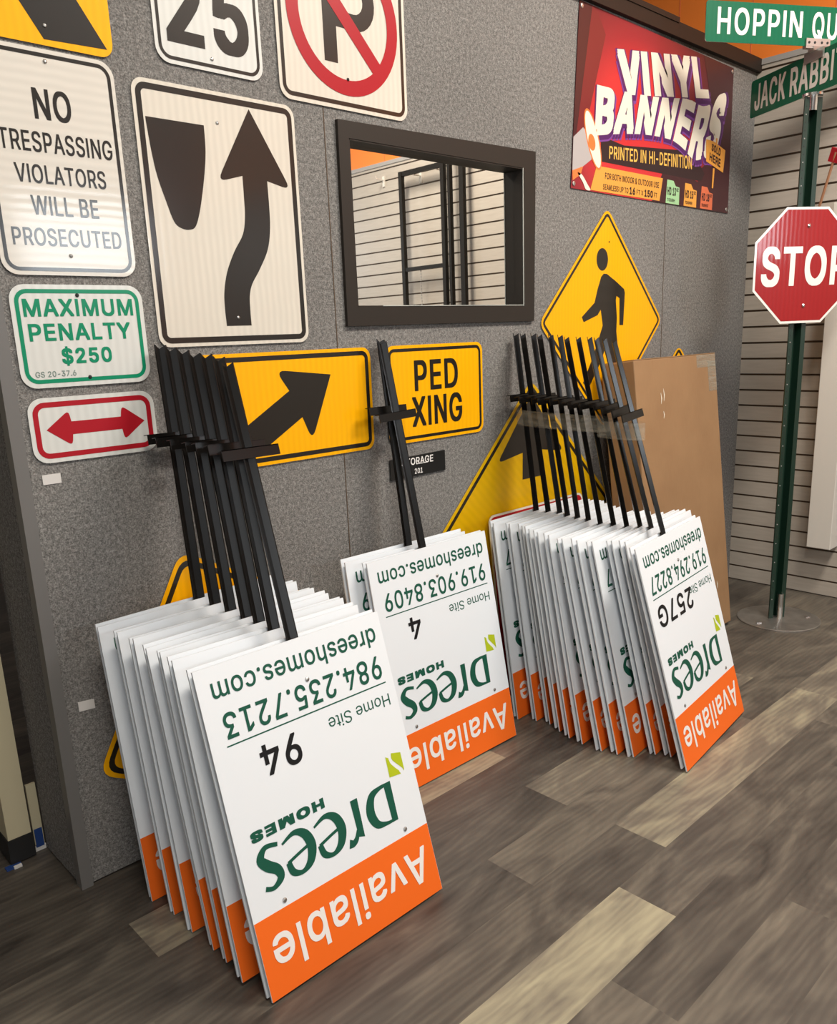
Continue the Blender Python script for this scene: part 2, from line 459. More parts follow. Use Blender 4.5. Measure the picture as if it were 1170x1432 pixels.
# letter outlines of a plain grotesque, 1000 units to the em: letter, advance, loops
GLYPHS = {}
for _g in (
        'A480:16,0 201,509 276,509 463,0 395,0 287,302 264,372 232,478 245,478 191,302 85,0/110,142 110,199 370,199 370,142|B456:60,0 60,509 241,509 274,507 304,501 329,491 350,477 367,461 '
        '381,442 390,421 396,398 398,374 397,353 393,336 387,320 356,286 315,267 315,262 331,260 347,254 363,245 378,234 391,220 402,203 411,184 416,161 418,136 416,111 410,88 400,67 386,48'
        ' 368,31 344,18 317,8 284,2 247,0/125,57 245,57 281,60 309,67 330,80 344,96 353,115 355,137 354,153 350,169 333,197 320,209 306,218 289,225 269,229 248,231 125,231/125,285 238,285 2'
        '88,296 302,304 314,314 323,326 330,340 335,355 336,372 333,393 326,412 313,429 294,442 270,449 240,452 125,452|C510:267,-7 242,-6 217,-2 171,13 150,25 131,39 113,55 97,73 82,93 70,'
        '115 59,140 51,166 45,193 41,223 40,254 41,285 45,315 51,343 59,369 82,415 97,436 113,454 131,470 150,484 171,495 194,504 217,510 267,516 340,504 362,496 383,485 402,471 419,456 435'
        ',438 448,418 459,397 467,373 473,348 408,348 389,395 357,428 315,449 267,456 237,453 209,445 184,432 161,414 141,391 125,364 113,332 106,295 103,254 106,213 113,177 125,145 141,117'
        ' 161,94 184,76 210,63 237,56 267,53 315,60 357,81 389,114 408,160 473,160 467,135 459,112 448,91 435,71 420,53 383,24 363,13 317,-2 293,-6|D502:96,0 96,57 215,57 254,60 288,68 318,'
        '81 343,99 363,122 379,149 390,181 397,216 399,255 397,294 390,329 379,361 364,388 344,410 320,428 291,441 258,449 221,452 93,452 93,509 225,509 281,504 307,498 331,489 353,478 385,'
        '455 412,426 433,391 444,367 457,315 462,255 457,195 451,168 443,142 433,119 421,97 406,77 390,60 371,44 351,31 328,20 303,11 277,5 249,1/125,509 125,0 60,0 60,509|E419:60,0 60,509 '
        '372,509 372,452 125,452 125,286 355,286 355,229 125,229 125,57 375,57 375,0|F410:60,0 60,509 369,509 369,452 125,452 125,278 346,278 346,221 125,221 125,0|G520:269,-7 242,-6 217,-2'
        ' 193,5 149,25 130,39 112,55 96,73 82,93 69,116 59,140 51,166 45,194 41,223 40,254 41,285 45,315 51,343 59,369 69,393 96,436 112,454 129,470 149,484 170,495 192,504 215,510 239,514 '
        '265,516 291,514 316,510 340,504 384,483 403,469 421,453 436,436 449,416 460,395 468,373 474,349 408,349 387,393 356,427 315,448 265,456 236,453 209,445 183,432 160,414 141,392 125,'
        '364 113,332 106,295 103,254 106,213 113,177 125,145 141,117 161,95 184,76 210,63 238,56 269,53 296,55 322,61 345,71 365,85 382,102 396,123 407,147 413,173 415,202 434,199 283,199 2'
        '83,256 478,256 478,200 475,160 466,124 451,91 431,62 406,38 377,19 344,5 308,-4|H517:60,0 60,509 125,509 125,289 392,289 392,509 457,509 457,0 392,0 392,232 125,232 125,0|I300:31,0'
        ' 31,57 118,57 118,452 31,452 31,509 269,509 269,452 183,452 183,57 269,57 269,0|J396:185,-7 143,-2 106,11 75,33 60,50 48,70 40,92 35,118 33,145 33,173 98,173 100,117 108,93 122,74 '
        '139,61 160,53 185,50 209,53 230,61 248,74 261,93 269,117 272,145 272,509 336,509 335,118 330,92 321,70 309,50 294,33 263,11 227,-2|K467:104,145 104,216 174,303 364,509 448,509 231,'
        '276 228,276/60,0 60,509 125,509 124,225 125,0/372,0 188,259 228,309 449,0|L393:60,0 60,509 125,509 125,57 361,57 361,0|M628:60,0 60,509 152,509 287,159 322,49 307,49 352,187 476,50'
        '9 568,509 568,0 504,0 507,457 513,457 456,291 342,0 286,0 159,321 112,457 119,457 122,291 122,0|N523:60,0 60,509 136,509 363,151 388,107 414,55 405,54 399,157 399,509 463,509 463,0'
        ' 387,0 177,331 108,452 119,454 125,291 125,0|O533:267,-7 241,-6 217,-2 171,13 150,25 131,39 113,55 97,73 82,93 70,115 59,140 51,166 45,193 41,223 40,254 41,285 45,315 51,343 59,369'
        ' 82,415 97,436 113,454 131,470 150,484 171,495 194,504 217,510 241,514 267,516 293,514 317,510 340,504 363,495 384,484 403,470 421,454 437,436 464,393 474,369 482,343 488,315 492,2'
        '85 493,254 492,223 488,193 482,166 474,140 464,115 437,73 421,55 403,39 384,25 363,13 317,-2 293,-6/267,53 296,55 324,63 349,76 372,94 392,116 408,144 420,176 428,213 430,254 428,2'
        '95 420,332 408,365 392,392 372,415 349,433 324,446 296,453 267,456 237,453 210,445 184,433 161,415 142,392 125,364 113,332 106,295 103,254 106,213 113,176 125,144 142,117 161,94 18'
        '4,76 210,63 237,55|P445:60,0 60,509 235,509 272,506 305,499 332,487 356,471 375,452 390,430 400,404 407,377 409,348 407,318 400,291 390,265 375,243 356,223 332,207 305,195 272,188 '
        '235,186 109,186 109,242 233,242 257,244 279,248 297,256 312,266 324,279 333,294 339,310 343,328 344,348 343,367 339,385 333,402 324,416 312,428 297,439 279,446 257,451 125,452 125,'
        '0|Q533:245,159 313,159 468,-48 401,-48/267,-7 241,-6 217,-2 171,13 150,25 131,39 113,55 97,73 82,93 70,115 59,140 51,166 45,193 41,223 40,254 41,285 45,315 51,343 59,369 82,415 97,'
        '436 113,454 131,470 150,484 171,495 194,504 217,510 241,514 267,516 293,514 317,510 340,504 363,495 384,484 403,470 421,454 437,436 464,393 474,369 482,343 488,315 492,285 493,254 '
        '492,223 488,193 482,166 474,140 464,115 437,73 421,55 403,39 384,25 363,13 317,-2 293,-6/267,53 296,55 324,63 349,76 372,94 392,116 408,144 420,176 428,213 430,254 428,295 420,332 '
        '408,365 392,392 372,415 349,433 324,446 296,453 267,456 237,453 210,445 184,433 161,415 142,392 125,364 113,332 106,295 103,254 106,213 113,176 125,144 142,117 161,94 184,76 210,63'
        ' 237,55|R449:60,0 60,509 236,509 273,506 305,500 333,489 356,473 376,455 390,433 401,408 407,381 409,352 407,323 401,296 390,271 376,250 356,232 333,217 305,206 273,200 236,198 96,'
        '198 96,255 258,256 280,260 298,267 313,276 325,287 334,300 340,316 344,333 345,352 344,371 340,389 334,405 325,419 313,430 298,440 258,451 125,452 125,0/353,0 230,229 303,229 428,0'
        '|S447:224,-9 188,-7 156,-1 128,9 102,23 81,40 64,60 51,83 42,109 38,137 104,137 108,118 114,102 123,88 136,76 150,66 166,59 224,49 246,50 267,54 286,60 303,69 317,79 329,92 338,106'
        ' 344,122 346,139 344,154 340,168 332,179 296,205 245,222 184,239 145,253 112,269 86,289 67,313 56,341 52,372 54,400 62,425 75,448 92,468 113,484 138,498 165,508 195,514 227,516 259'
        ',514 289,508 316,498 340,484 360,468 377,449 390,427 398,403 401,378 337,378 332,402 320,421 302,437 280,449 254,456 225,459 185,454 167,448 152,440 139,430 129,418 121,405 117,391'
        ' 115,376 117,359 122,345 131,334 169,308 212,293 264,279 312,264 359,238 395,198 402,180 407,161 408,139 406,112 399,87 386,64 370,43 349,25 323,11 294,0 261,-7|T449:32,452 32,509 '
        '417,509 417,452 257,452 257,0 193,0 193,452|U517:259,-8 220,-6 186,2 154,15 126,33 103,55 85,80 71,108 63,140 60,173 60,509 124,509 124,178 126,155 132,133 141,113 153,95 169,80 18'
        '7,68 208,59 232,53 259,52 285,53 309,59 331,68 349,80 364,95 377,113 385,133 391,155 393,178 393,509 457,509 457,173 454,140 446,108 433,80 414,55 391,33 363,15 332,2 297,-6|V480:2'
        '04,0 16,509 84,509 192,206 248,31 235,31 267,138 395,509 463,509 278,0|W686:155,0 16,509 82,509 187,94 197,40 189,40 211,145 306,509 380,509 462,196 486,94 497,40 488,40 510,145 60'
        '3,509 670,509 530,0 455,0 368,323 351,391 336,475 350,475 335,395 318,323 230,0|X474:18,0 217,284 217,236 29,509 104,509 204,361 243,292 232,292 252,329 298,400 374,509 446,509 259'
        ',239 259,287 456,0 382,0 268,165 230,231 244,231 225,196 182,129 91,0|Y472:203,0 203,208 16,509 91,509 192,344 222,292 250,230 224,230 251,293 280,344 381,509 455,509 268,208 268,0'
        '|Z438:42,0 42,46 273,385 306,431 341,476 348,454 223,452 40,452 40,509 397,509 397,462 169,129 97,33 90,54 152,57 399,57 399,0|a389:160,-9 137,-7 115,-3 94,5 76,15 60,29 48,45 38,6'
        '3 32,84 30,108 32,128 36,146 43,161 53,174 64,184 78,193 125,211 178,220 234,227 265,235 271,240 276,257 267,297 240,322 196,331 149,322 118,301 100,274 41,291 51,313 64,331 79,346'
        ' 95,358 114,368 133,375 194,384 239,379 286,360 300,350 312,336 322,320 330,301 335,278 337,251 337,0 277,0 277,52 272,52 252,25 215,1/170,45 192,47 211,51 228,59 242,68 254,80 263'
        ',93 270,108 274,122 276,138 276,190 259,182 200,171 175,168 134,159 103,139 97,130 93,118 92,105 102,72 130,52|b424:229,-8 208,-7 189,-3 172,4 138,31 118,59 112,59 112,0 53,0 53,50'
        '9 114,509 114,319 118,319 137,346 171,373 188,379 207,383 229,384 259,382 287,374 313,361 335,342 354,320 370,293 381,261 388,227 390,189 388,151 381,116 370,84 355,57 336,34 313,1'
        '6 288,3 260,-6/220,47 242,49 262,55 279,66 294,80 306,97 316,117 323,139 327,163 328,189 327,215 323,239 316,261 307,281 295,298 280,311 262,322 243,328 220,330 198,328 178,322 161'
        ',312 147,299 134,282 125,263 118,241 114,216 113,189 114,162 118,138 125,115 135,95 147,78 162,65 179,55 198,49|d424:195,-8 165,-6 137,3 111,16 89,34 70,57 55,84 43,116 36,151 34,1'
        '89 36,227 43,261 55,293 70,320 89,342 112,361 137,374 165,382 196,384 218,383 237,379 253,373 287,346 306,319 311,319 311,509 372,509 372,0 313,0 313,59 307,59 287,31 252,4 236,-3 '
        '217,-7/205,47 226,49 246,55 263,65 278,78 290,95 299,115 306,138 310,162 312,189 310,216 306,241 300,263 290,282 278,299 263,312 246,322 227,328 205,330 182,328 162,322 145,311 130'
        ',298 118,281 108,261 102,239 98,215 96,189 98,163 102,139 109,117 118,97 130,80 145,66 162,55 182,49|e404:212,-8 177,-5 145,3 117,16 92,35 72,58 56,85 44,116 37,150 34,187 36,224 4'
        '4,258 55,290 71,317 91,340 115,359 142,373 172,382 205,384 266,374 285,366 303,355 319,341 334,324 347,305 357,282 365,256 370,227 371,169 75,169 75,221 338,221 310,202 308,226 304'
        ',248 298,269 277,301 263,314 246,323 227,328 205,330 183,328 164,323 146,313 131,301 119,286 109,270 102,251 97,231 96,178 98,151 102,127 110,106 121,88 135,73 151,61 169,53 190,48'
        ' 212,46 254,53 285,73 306,105 365,91 358,72 348,55 335,39 320,26 302,14 283,4 261,-3 237,-7|h410:114,0 53,0 53,509 114,509 114,287 102,287 116,319 132,344 152,362 175,374 200,382 2'
        '27,384 252,383 275,377 295,369 313,356 328,340 341,321 350,298 355,271 357,240 357,0 296,0 296,235 293,263 286,286 273,304 256,318 235,326 210,329 192,328 176,324 161,317 147,308 1'
        '36,297 126,283 119,266 115,248|i167:53,0 53,379 114,379 114,0/84,443 73,444 63,448 54,455 47,463 43,472 41,483 43,494 47,504 54,512 63,518 73,522 84,524 95,522 105,518 114,512 121,'
        '504 125,494 126,483 125,472 121,463 114,455 105,448 95,444|l189:139,-2 112,0 91,8 74,20 62,37 55,59 53,84 53,509 114,509 114,99 120,62 126,57 135,53 146,52 170,54 181,3 162,-1|m610'
        ':53,0 53,379 112,379 112,295 108,295 114,314 122,331 132,346 172,376 219,386 245,383 268,375 287,361 303,342 314,320 321,295 312,295 326,329 337,343 381,375 437,386 458,385 478,380'
        ' 497,372 514,361 529,346 541,328 550,307 555,283 557,255 557,0 496,0 496,254 493,279 485,298 473,313 456,323 438,329 419,330 402,329 387,326 374,320 345,290 335,247 335,0 274,0 274'
        ',260 272,280 265,297 253,311 238,322 220,328 199,330 158,320 145,312 135,302 126,289 119,274 115,257 114,0|o415:207,-8 174,-5 144,3 117,16 93,35 72,58 56,85 44,116 37,150 34,187 37'
        ',225 44,260 56,291 72,318 93,341 117,360 144,374 174,382 207,384 241,382 271,374 299,360 323,341 343,318 359,291 371,260 379,225 381,187 379,150 371,116 359,85 343,58 323,35 299,16'
        ' 271,3 241,-5/207,46 231,49 252,55 270,66 285,80 298,97 307,117 314,139 318,163 319,187 318,212 314,236 307,258 298,278 285,296 270,310 252,321 231,328 207,330 184,328 163,321 145,'
        '310 130,296 118,278 108,258 102,236 98,212 96,187 102,139 108,117 118,97 130,80 145,66 163,55 184,49|r259:53,0 53,379 112,379 112,321 115,321 124,339 137,354 152,367 171,377 191,38'
        '3 213,385 243,384 243,322 207,326 174,321 159,315 146,306 135,296 126,284 119,269 115,254 114,0|s365:182,-8 157,-7 133,-3 112,3 93,12 76,24 62,38 50,54 41,73 36,94 94,107 101,87 11'
        '1,72 124,60 141,52 160,47 181,45 206,47 227,53 244,62 258,74 265,88 268,103 266,115 262,126 254,136 243,144 212,155 149,170 118,180 92,192 72,208 58,227 50,249 47,274 49,295 55,314'
        ' 65,332 79,347 95,360 115,370 137,378 161,383 187,384 212,383 234,379 254,372 271,363 286,352 299,339 324,290 268,277 262,291 254,304 243,316 228,325 210,331 187,333 166,331 147,32'
        '6 131,317 119,305 111,292 109,277 110,264 115,253 124,243 172,223 261,200 287,187 306,171 320,153 328,131 331,107 329,85 323,65 312,47 298,31 281,18 260,6 236,-2 210,-7|t227:204,37'
        '9 204,327 6,327 6,379/65,471 126,471 127,83 130,70 136,61 144,55 156,51 170,50 202,54 213,2 192,-3 168,-4 138,-1 113,7 92,21 77,41 68,64 65,93|v389:163,0 17,379 84,379 165,155 187,'
        '87 206,21 184,21 224,155 305,379 371,379 226,0|c396:207,-8 174,-5 144,3 117,16 93,35 72,58 56,85 44,116 37,150 34,187 37,225 44,260 56,291 72,318 93,341 117,360 144,374 174,382 207'
        ',384 260,377 305,356 340,322 362,277 303,262 290,289 270,311 242,325 207,330 184,328 163,321 145,310 130,296 118,278 108,258 102,236 98,212 96,187 102,139 108,117 118,97 130,80 145'
        ',66 163,55 184,49 207,46 243,52 271,66 292,89 304,117 363,102 341,56 306,21 261,-1|n410:114,0 53,0 53,379 112,379 112,287 102,287 116,319 132,344 152,362 175,374 200,382 227,384 25'
        '2,383 275,377 295,369 313,356 328,340 341,321 350,298 355,271 357,240 357,0 296,0 296,235 293,263 286,286 273,304 256,318 235,326 210,329 192,328 176,324 161,317 147,308 136,297 12'
        '6,283 119,266 115,248|z380:42,0 42,46 254,320 254,323 48,323 48,379 333,379 333,331 126,60 126,56 339,56 339,0|0453:227,-7 191,-3 158,7 130,24 105,48 85,77 69,113 61,138 55,164 51,'
        '192 48,254 51,316 55,344 61,370 69,395 85,431 106,461 130,484 159,502 191,512 227,516 262,512 295,502 323,484 348,461 368,431 384,395 392,370 398,344 402,316 405,254 402,192 398,16'
        '4 392,138 384,113 368,77 348,48 323,24 295,7 263,-3/227,50 250,52 271,60 290,74 306,92 320,116 330,144 338,176 342,213 344,254 342,295 338,332 330,365 320,393 306,416 290,435 271,4'
        '49 250,457 227,460 203,457 182,449 163,435 147,416 134,393 123,365 115,332 111,295 109,254 111,213 115,176 123,144 134,116 147,92 163,74 182,60 203,52|1453:76,0 76,55 391,55 391,0/'
        '276,509 276,0 212,0 212,448 209,448 86,358 86,427 198,509|2453:64,0 64,47 282,282 311,327 320,371 319,389 315,405 308,419 298,431 287,441 273,449 224,460 205,458 188,454 172,447 15'
        '9,438 148,427 139,413 132,398 128,381 127,362 66,362 68,391 75,418 86,442 102,464 121,482 143,496 168,507 196,513 225,516 254,513 281,507 306,497 328,482 346,465 361,445 372,423 37'
        '9,398 381,372 371,318 336,259 267,180 153,60 153,57 389,57 389,0|3453:218,-7 188,-5 159,1 133,10 108,22 88,38 70,57 57,79 48,104 44,132 109,132 112,115 118,100 126,87 137,76 150,66'
        ' 165,59 219,50 275,61 291,69 304,80 315,93 323,108 328,125 329,145 328,163 323,180 316,196 306,211 292,223 275,234 254,241 229,246 201,248 157,248 157,299 288,448 288,452 70,452 70'
        ',509 372,509 372,461 211,278 211,289 247,290 279,286 308,276 333,262 354,244 371,222 383,198 391,173 393,145 390,116 383,90 370,66 354,45 333,27 309,12 281,2 251,-5|4453:40,105 40,'
        '158 247,509 311,509 109,166 109,163 413,163 413,105/282,0 282,318 343,318 343,0|5453:221,-7 192,-5 165,1 140,11 118,25 99,41 83,60 71,82 63,105 60,130 122,130 125,115 130,102 138,8'
        '9 173,60 221,50 241,51 259,56 276,64 291,75 304,89 314,104 322,122 326,141 328,162 326,183 321,203 314,221 303,237 290,251 275,262 257,270 238,275 218,277 167,268 128,246 67,253 96'
        ',509 366,509 366,452 151,452 134,301 178,325 229,334 252,332 274,328 294,321 313,311 330,299 345,285 370,251 379,231 386,210 390,187 391,163 388,132 381,102 369,76 352,52 332,32 30'
        '9,15 282,3 253,-4|6453:226,-7 196,-4 168,3 142,15 119,31 100,51 84,74 73,101 66,130 64,162 65,187 71,212 80,239 137,340 252,509 322,509 151,261 145,261 165,288 196,307 235,314 265,'
        '312 291,305 316,295 337,280 355,262 370,240 380,215 387,187 389,157 387,127 379,98 368,73 352,50 333,30 310,14 284,3 257,-4/226,48 245,50 263,55 279,63 293,73 304,86 314,101 322,11'
        '9 326,137 327,157 326,178 322,196 314,213 304,228 293,241 279,251 263,259 245,264 226,265 207,264 190,259 174,252 160,241 148,229 138,214 131,197 126,179 125,158 126,138 131,119 13'
        '8,102 148,86 160,73 174,63 190,55 207,50|7453:97,0 323,448 323,452 62,452 62,509 391,509 391,449 165,0|8453:226,-7 193,-5 163,1 136,11 111,25 91,42 74,62 62,84 54,109 52,135 53,156'
        ' 58,176 65,195 75,212 87,228 101,241 117,252 134,260 153,265 153,267 129,276 109,289 93,308 80,330 73,354 70,380 73,405 79,429 90,450 106,469 124,485 146,498 170,508 197,514 226,51'
        '6 255,514 282,508 306,498 328,485 346,469 361,450 373,429 379,405 382,380 379,354 372,330 359,308 343,289 323,276 300,267 300,265 319,260 335,252 351,241 365,228 377,212 387,195 39'
        '5,176 399,156 401,135 398,109 391,84 378,62 362,42 341,25 317,11 289,1 259,-5/226,49 248,50 267,54 285,60 313,79 323,91 331,106 335,121 337,139 335,157 330,173 322,189 312,202 283,'
        '223 265,230 247,234 226,235 206,234 187,230 169,223 140,202 130,189 122,173 117,157 115,139 117,121 121,106 129,91 139,79 167,60 185,54 205,50/226,290 274,300 287,308 298,318 307,3'
        '30 314,344 318,359 319,376 318,392 314,407 308,420 299,432 288,442 275,449 226,460 177,449 164,442 153,432 138,407 134,392 133,376 134,359 138,344 145,330 154,318 165,308 178,300|9'
        '453:226,516 256,513 285,506 310,494 333,478 352,458 368,434 380,408 387,378 389,347 387,322 382,296 373,270 315,168 200,0 130,0 301,248 307,248 287,221 257,202 218,195 188,197 161,'
        '203 137,214 116,229 98,247 83,269 72,294 66,321 64,352 66,382 73,411 85,436 101,459 120,479 143,494 168,506 196,513/226,460 207,459 190,454 174,446 160,435 148,423 138,407 131,390 '
        '127,372 125,352 127,331 131,313 138,295 148,280 160,268 174,257 190,250 207,245 226,243 245,245 263,249 279,257 293,267 305,280 322,312 326,330 327,350 326,371 322,390 305,422 293,'
        '435 279,446 263,454 245,459|.188:95,-4 83,-3 73,1 63,9 55,18 51,29 50,41 51,53 55,64 63,73 73,81 83,85 95,87 107,85 118,81 128,73 135,64 140,53 141,41 140,29 135,18 128,9 118,1 107'
        ',-3|$447:202,-74 202,583 244,583 244,-74/224,-9 188,-7 156,-1 128,9 102,23 81,40 64,60 51,83 42,109 38,137 104,137 108,118 114,102 123,88 136,76 150,66 166,59 224,49 246,50 267,54 '
        '286,60 303,69 317,79 329,92 338,106 344,122 346,139 344,154 340,168 332,179 296,205 245,222 184,239 145,253 112,269 86,289 67,313 56,341 52,372 54,400 62,425 75,448 92,468 113,484 '
        '138,498 165,508 195,514 227,516 259,514 289,508 316,498 340,484 360,468 377,449 390,427 398,403 401,378 337,378 332,402 320,421 302,437 280,449 254,456 225,459 185,454 167,448 152,'
        '440 139,430 129,418 121,405 117,391 115,376 117,359 122,345 131,334 169,308 212,293 264,279 312,264 359,238 395,198 402,180 407,161 408,139 406,112 399,87 386,64 370,43 349,25 323,'
        '11 294,0 261,-7|-453:337,244 337,188 114,188 114,244|&448:197,-7 165,-5 136,1 110,12 88,26 69,42 54,62 43,84 36,108 34,133 36,154 40,173 47,189 85,235 140,279 237,352 255,375 262,4'
        '05 260,420 255,434 245,445 233,454 219,459 201,461 168,453 145,431 137,399 145,363 169,327 438,0 364,0 171,231 121,293 87,344 81,361 77,379 75,398 77,420 82,440 91,458 102,474 117,'
        '488 134,499 154,507 176,512 200,513 224,512 246,507 266,499 283,488 297,475 308,459 317,442 322,424 324,404 315,362 291,325 256,293 154,217 110,174 103,161 98,146 97,131 98,115 102'
        ',101 109,87 118,76 143,57 158,51 193,46 213,48 232,52 251,59 301,95 315,112 327,131 336,151 343,174 348,198 349,224 408,224 403,167 397,144 371,92 333,47 315,30 294,17 271,7 246,-1'
        ).split('|'):
    _h, _l = _g[1:].split(':', 1)
    GLYPHS[_g[0]] = (int(_h), [[tuple(int(c) for c in p.split(',')) for p in lp.split(' ')] for lp in _l.split('/')])
GLYPHS['I'] = (178, [[(56, 0), (56, 509), (122, 509), (122, 0)]])
GLYPHS['l'] = (166, [[(53, 0), (53, 528), (113, 528), (113, 0)]])
_tri, _glyph = {}, {}
def glyph(ch):
    if ch not in _tri:
        adv, loops = GLYPHS[ch]
        pts, edges = [], []
        for lp in loops:
            n = len(pts)
            pts += [Vector((p[0] / 1000, p[1] / 1000)) for p in lp]
            edges += [(n + i, n + (i + 1) % len(lp)) for i in range(len(lp))]
        ov, _oe, of = delaunay_2d_cdt(pts, edges, [], 0, 1e-6)[:3]
        keep = []
        for t in of:                       # keep what lies inside by winding number
            c = (ov[t[0]] + ov[t[1]] + ov[t[2]]) / 3
            wn = 0
            for i, j in edges:
                a, b_ = pts[i], pts[j]
                side = (b_.x - a.x) * (c.y - a.y) - (c.x - a.x) * (b_.y - a.y)
                if a.y <= c.y < b_.y and side > 0:
                    wn += 1
                elif b_.y <= c.y < a.y and side < 0:
                    wn -= 1
            if wn:
                keep.append(tuple(t))
        _tri[ch] = (adv / 1000, [(p.x, p.y) for p in ov], keep)
    return _tri[ch]
def glyphs(txt, bold=0.0, space=1.0):
    """triangulated text as (verts2d, faces); bold repeats each letter a little to every side"""
    k = (txt, bold, space)
    if k not in _glyph:
        bx, bz = bold if isinstance(bold, tuple) else (bold, bold)
        offs = [(0, 0)]
        if bx or bz:
            offs += [(bx * i, bz * j) for i in (-1, 0, 1) for j in (-1, 0, 1) if i or j]
        V_, F_, x = [], [], 0.0
        for ci, ch in enumerate(txt):
            if ch == ' ':
                x += 0.20 * space + 2 * bx; continue
            adv, pts, tri = glyph(ch)
            for oi, (ox, oz) in enumerate(offs):
                n = len(V_)
                V_ += [(p[0] + x + ox, p[1] + oz, 4e-5 * oi + 2e-5 * (ci % 2)) for p in pts]
                F_ += [tuple(n + i for i in t) for t in tri]
            x += adv * space + 2 * bx
        _glyph[k] = (V_, F_)
    return _glyph[k]
def text_in(mb, txt, x0, x1, z0, z1, y, mt, bold=0.0, space=1.0, fn=None):
    """text stretched to fill the box x0..x1, z0..z1"""
    v, f = glyphs(txt, bold, space)
    a0 = min(p[0] for p in v); a1 = max(p[0] for p in v)
    b0 = min(p[1] for p in v); b1 = max(p[1] for p in v)
    q = [((p[0] - a0) / (a1 - a0), (p[1] - b0) / (b1 - b0)) for p in v]
    if fn is None:
        fn = lambda u, w: (x0 + u * (x1 - x0), z0 + w * (z1 - z0))
    q = [fn(u, w) for u, w in q]
    fx = []
    for t in f:
        a, b_, c = (q[i] for i in t)
        fx.append(t if (b_[0] - a[0]) * (c[1] - a[1]) - (b_[1] - a[1]) * (c[0] - a[0]) > 0 else t[::-1])
    f = fx
    return mb.add([(a, y - p[2], b_) for (a, b_), p in zip(q, v)], f, mt)
def quad_warp(bl, br, tr, tl):
    def fn(u, w):
        return tuple((1 - u) * (1 - w) * bl[i] + u * (1 - w) * br[i] + u * w * tr[i] + (1 - u) * w * tl[i] for i in range(2))
    return fn

def empty(name, loc=(0, 0, 0), mw=None):
    o = bpy.data.objects.new(name, None)
    o.empty_display_size = 0.1
    COL.objects.link(o)
    if mw is not None:
        o.matrix_world = mw
    else:
        o.location = loc
    return o
def tag(o, label, cat, group=None):
    o['label'] = label; o['category'] = cat
    if group:
        o['group'] = group
    return o
def struct(o):
    o['kind'] = 'structure'
    return o

# ================================================================== the setting
XC = 3.575          # the slat wall
WT = 0.25           # thickness of the grey partition
# floor of long planks
rows, tones = [], {}
special = {1: (0.025, {0: 0.78}), 3: (1.157, {0: 0.66, -1: 0.24}), 4: (0.807, {0: 0.50, -1: 0.20}),
           5: (1.173, {0: 0.80, -1: 0.33, -2: 0.36}), 6: (0.95, {-1: 0.98, 0: 0.38}), 7: (0.678, {0: 0.30, -1: 0.46}),
           8: (1.187, {0: 0.22, -1: 0.46, -2: 0.4}), 2: (0.62, {0: 0.22, -1: 0.30, 1: 0.3}), 0: (0.30, {0: 0.25, 1: 0.25})}
fv, ff, ft, fs = [], [], [], []
for rw in range(-26, 36):
    y1, y0 = -0.059 - 0.156 * rw, -0.059 - 0.156 * (rw + 1)
    x_j, tn = special.get(rw, (RND.uniform(0, 1.22), {}))
    for k in range(-6, 7):
        a, c = x_j + 1.225 * k, x_j + 1.225 * (k + 1)
        if c < -5 or a > 6.5:
            continue
        n = len(fv)
        fv += [(a, y0, 0), (c, y0, 0), (c, y1, 0), (a, y1, 0)]
        ff.append((n, n + 1, n + 2, n + 3))
        ft.append(tn.get(k, RND.choice((0.2, 0.26, 0.32, 0.4, 0.46, 0.62))))
        fs.append(RND.uniform(0, 60))
me = bpy.data.meshes.new('floor')
me.from_pydata(fv, [], ff)
me.materials.append(M['floor'])
me.attributes.new('tone', 'FLOAT', 'FACE').data.foreach_set('value', ft)
me.attributes.new('seed', 'FLOAT', 'FACE').data.foreach_set('value', fs)
fl = bpy.data.objects.new('floor', me)
COL.objects.link(fl)
struct(fl)

# grey carpeted partition with a recess for the mirror
MX0, MX1, MZ0, MZ1 = 1.022, 1.806, 1.449, 1.912
w = MB()
ZT = 2.51
w.box(0, MX0, 0, WT, 0.006, ZT, M['carpet'])
w.box(MX1, XC, 0, WT, 0.006, ZT, M['carpet'])
w.box(MX0, MX1, 0, WT, 0.006, MZ0, M['carpet'])
w.box(MX0, MX1, 0, WT, MZ1, ZT, M['carpet'])
w.box(MX0, MX1, 0.05, WT, MZ0, MZ1, M['carpet'])
struct(w.build('wall_back'))
t = MB()
t.box(-0.02, XC, -0.022, WT + 0.02, ZT, 2.566, M['cap'])
t.box(-0.02, 2.80, -0.026, WT + 0.02, 2.56, 2.580, M['cap'])
struct(t.build('trim_1'))
t = MB()
t.box(-0.004, 0.026, -0.006, 0.03, 0.0, ZT, M['post_trim'])
struct(t.build('trim_2'))
for i, (x, za, zb) in enumerate(((0.944, 0.0, ZT), (2.779, 0.0, ZT))):
    t = MB()
    t.box(x - 0.0015, x + 0.0015, -0.0012, 0.0, za, zb, M['groove'])
    struct(t.build('trim_%d' % (3 + i)))

# slat wall: boards between dark grooves, orange paint above
w = MB()
P = 0.0787
w.box(XC + 0.008, XC + 0.03, -6, 5, 0, 2.54, M['groove'])
k = 0
while k * P < 2.53:
    z0 = k * P + 0.0048; z1 = min((k + 1) * P - 0.0048, 2.54)
    w.box(XC, XC + 0.012, -6, 5, z0, z1, M['slat'])
    k += 1
struct(w.build('wall_right'))
w = MB()
w.box(XC + 0.004, XC + 0.03, -6, 5, 2.565, 3.6, M['orange_wall'])
for k in range(28):
    y = 4.6 - k * 0.38
    w.box(XC + 0.003, XC + 0.0045, y - 0.002, y + 0.002, 2.565, 3.4, M['b_coral'])
struct(w.build('wall_right_upper'))
t = MB()
t.box(XC - 0.006, XC + 0.02, -6, 5, 2.54, 2.565, M['grey_strip'])
struct(t.build('trim_5'))

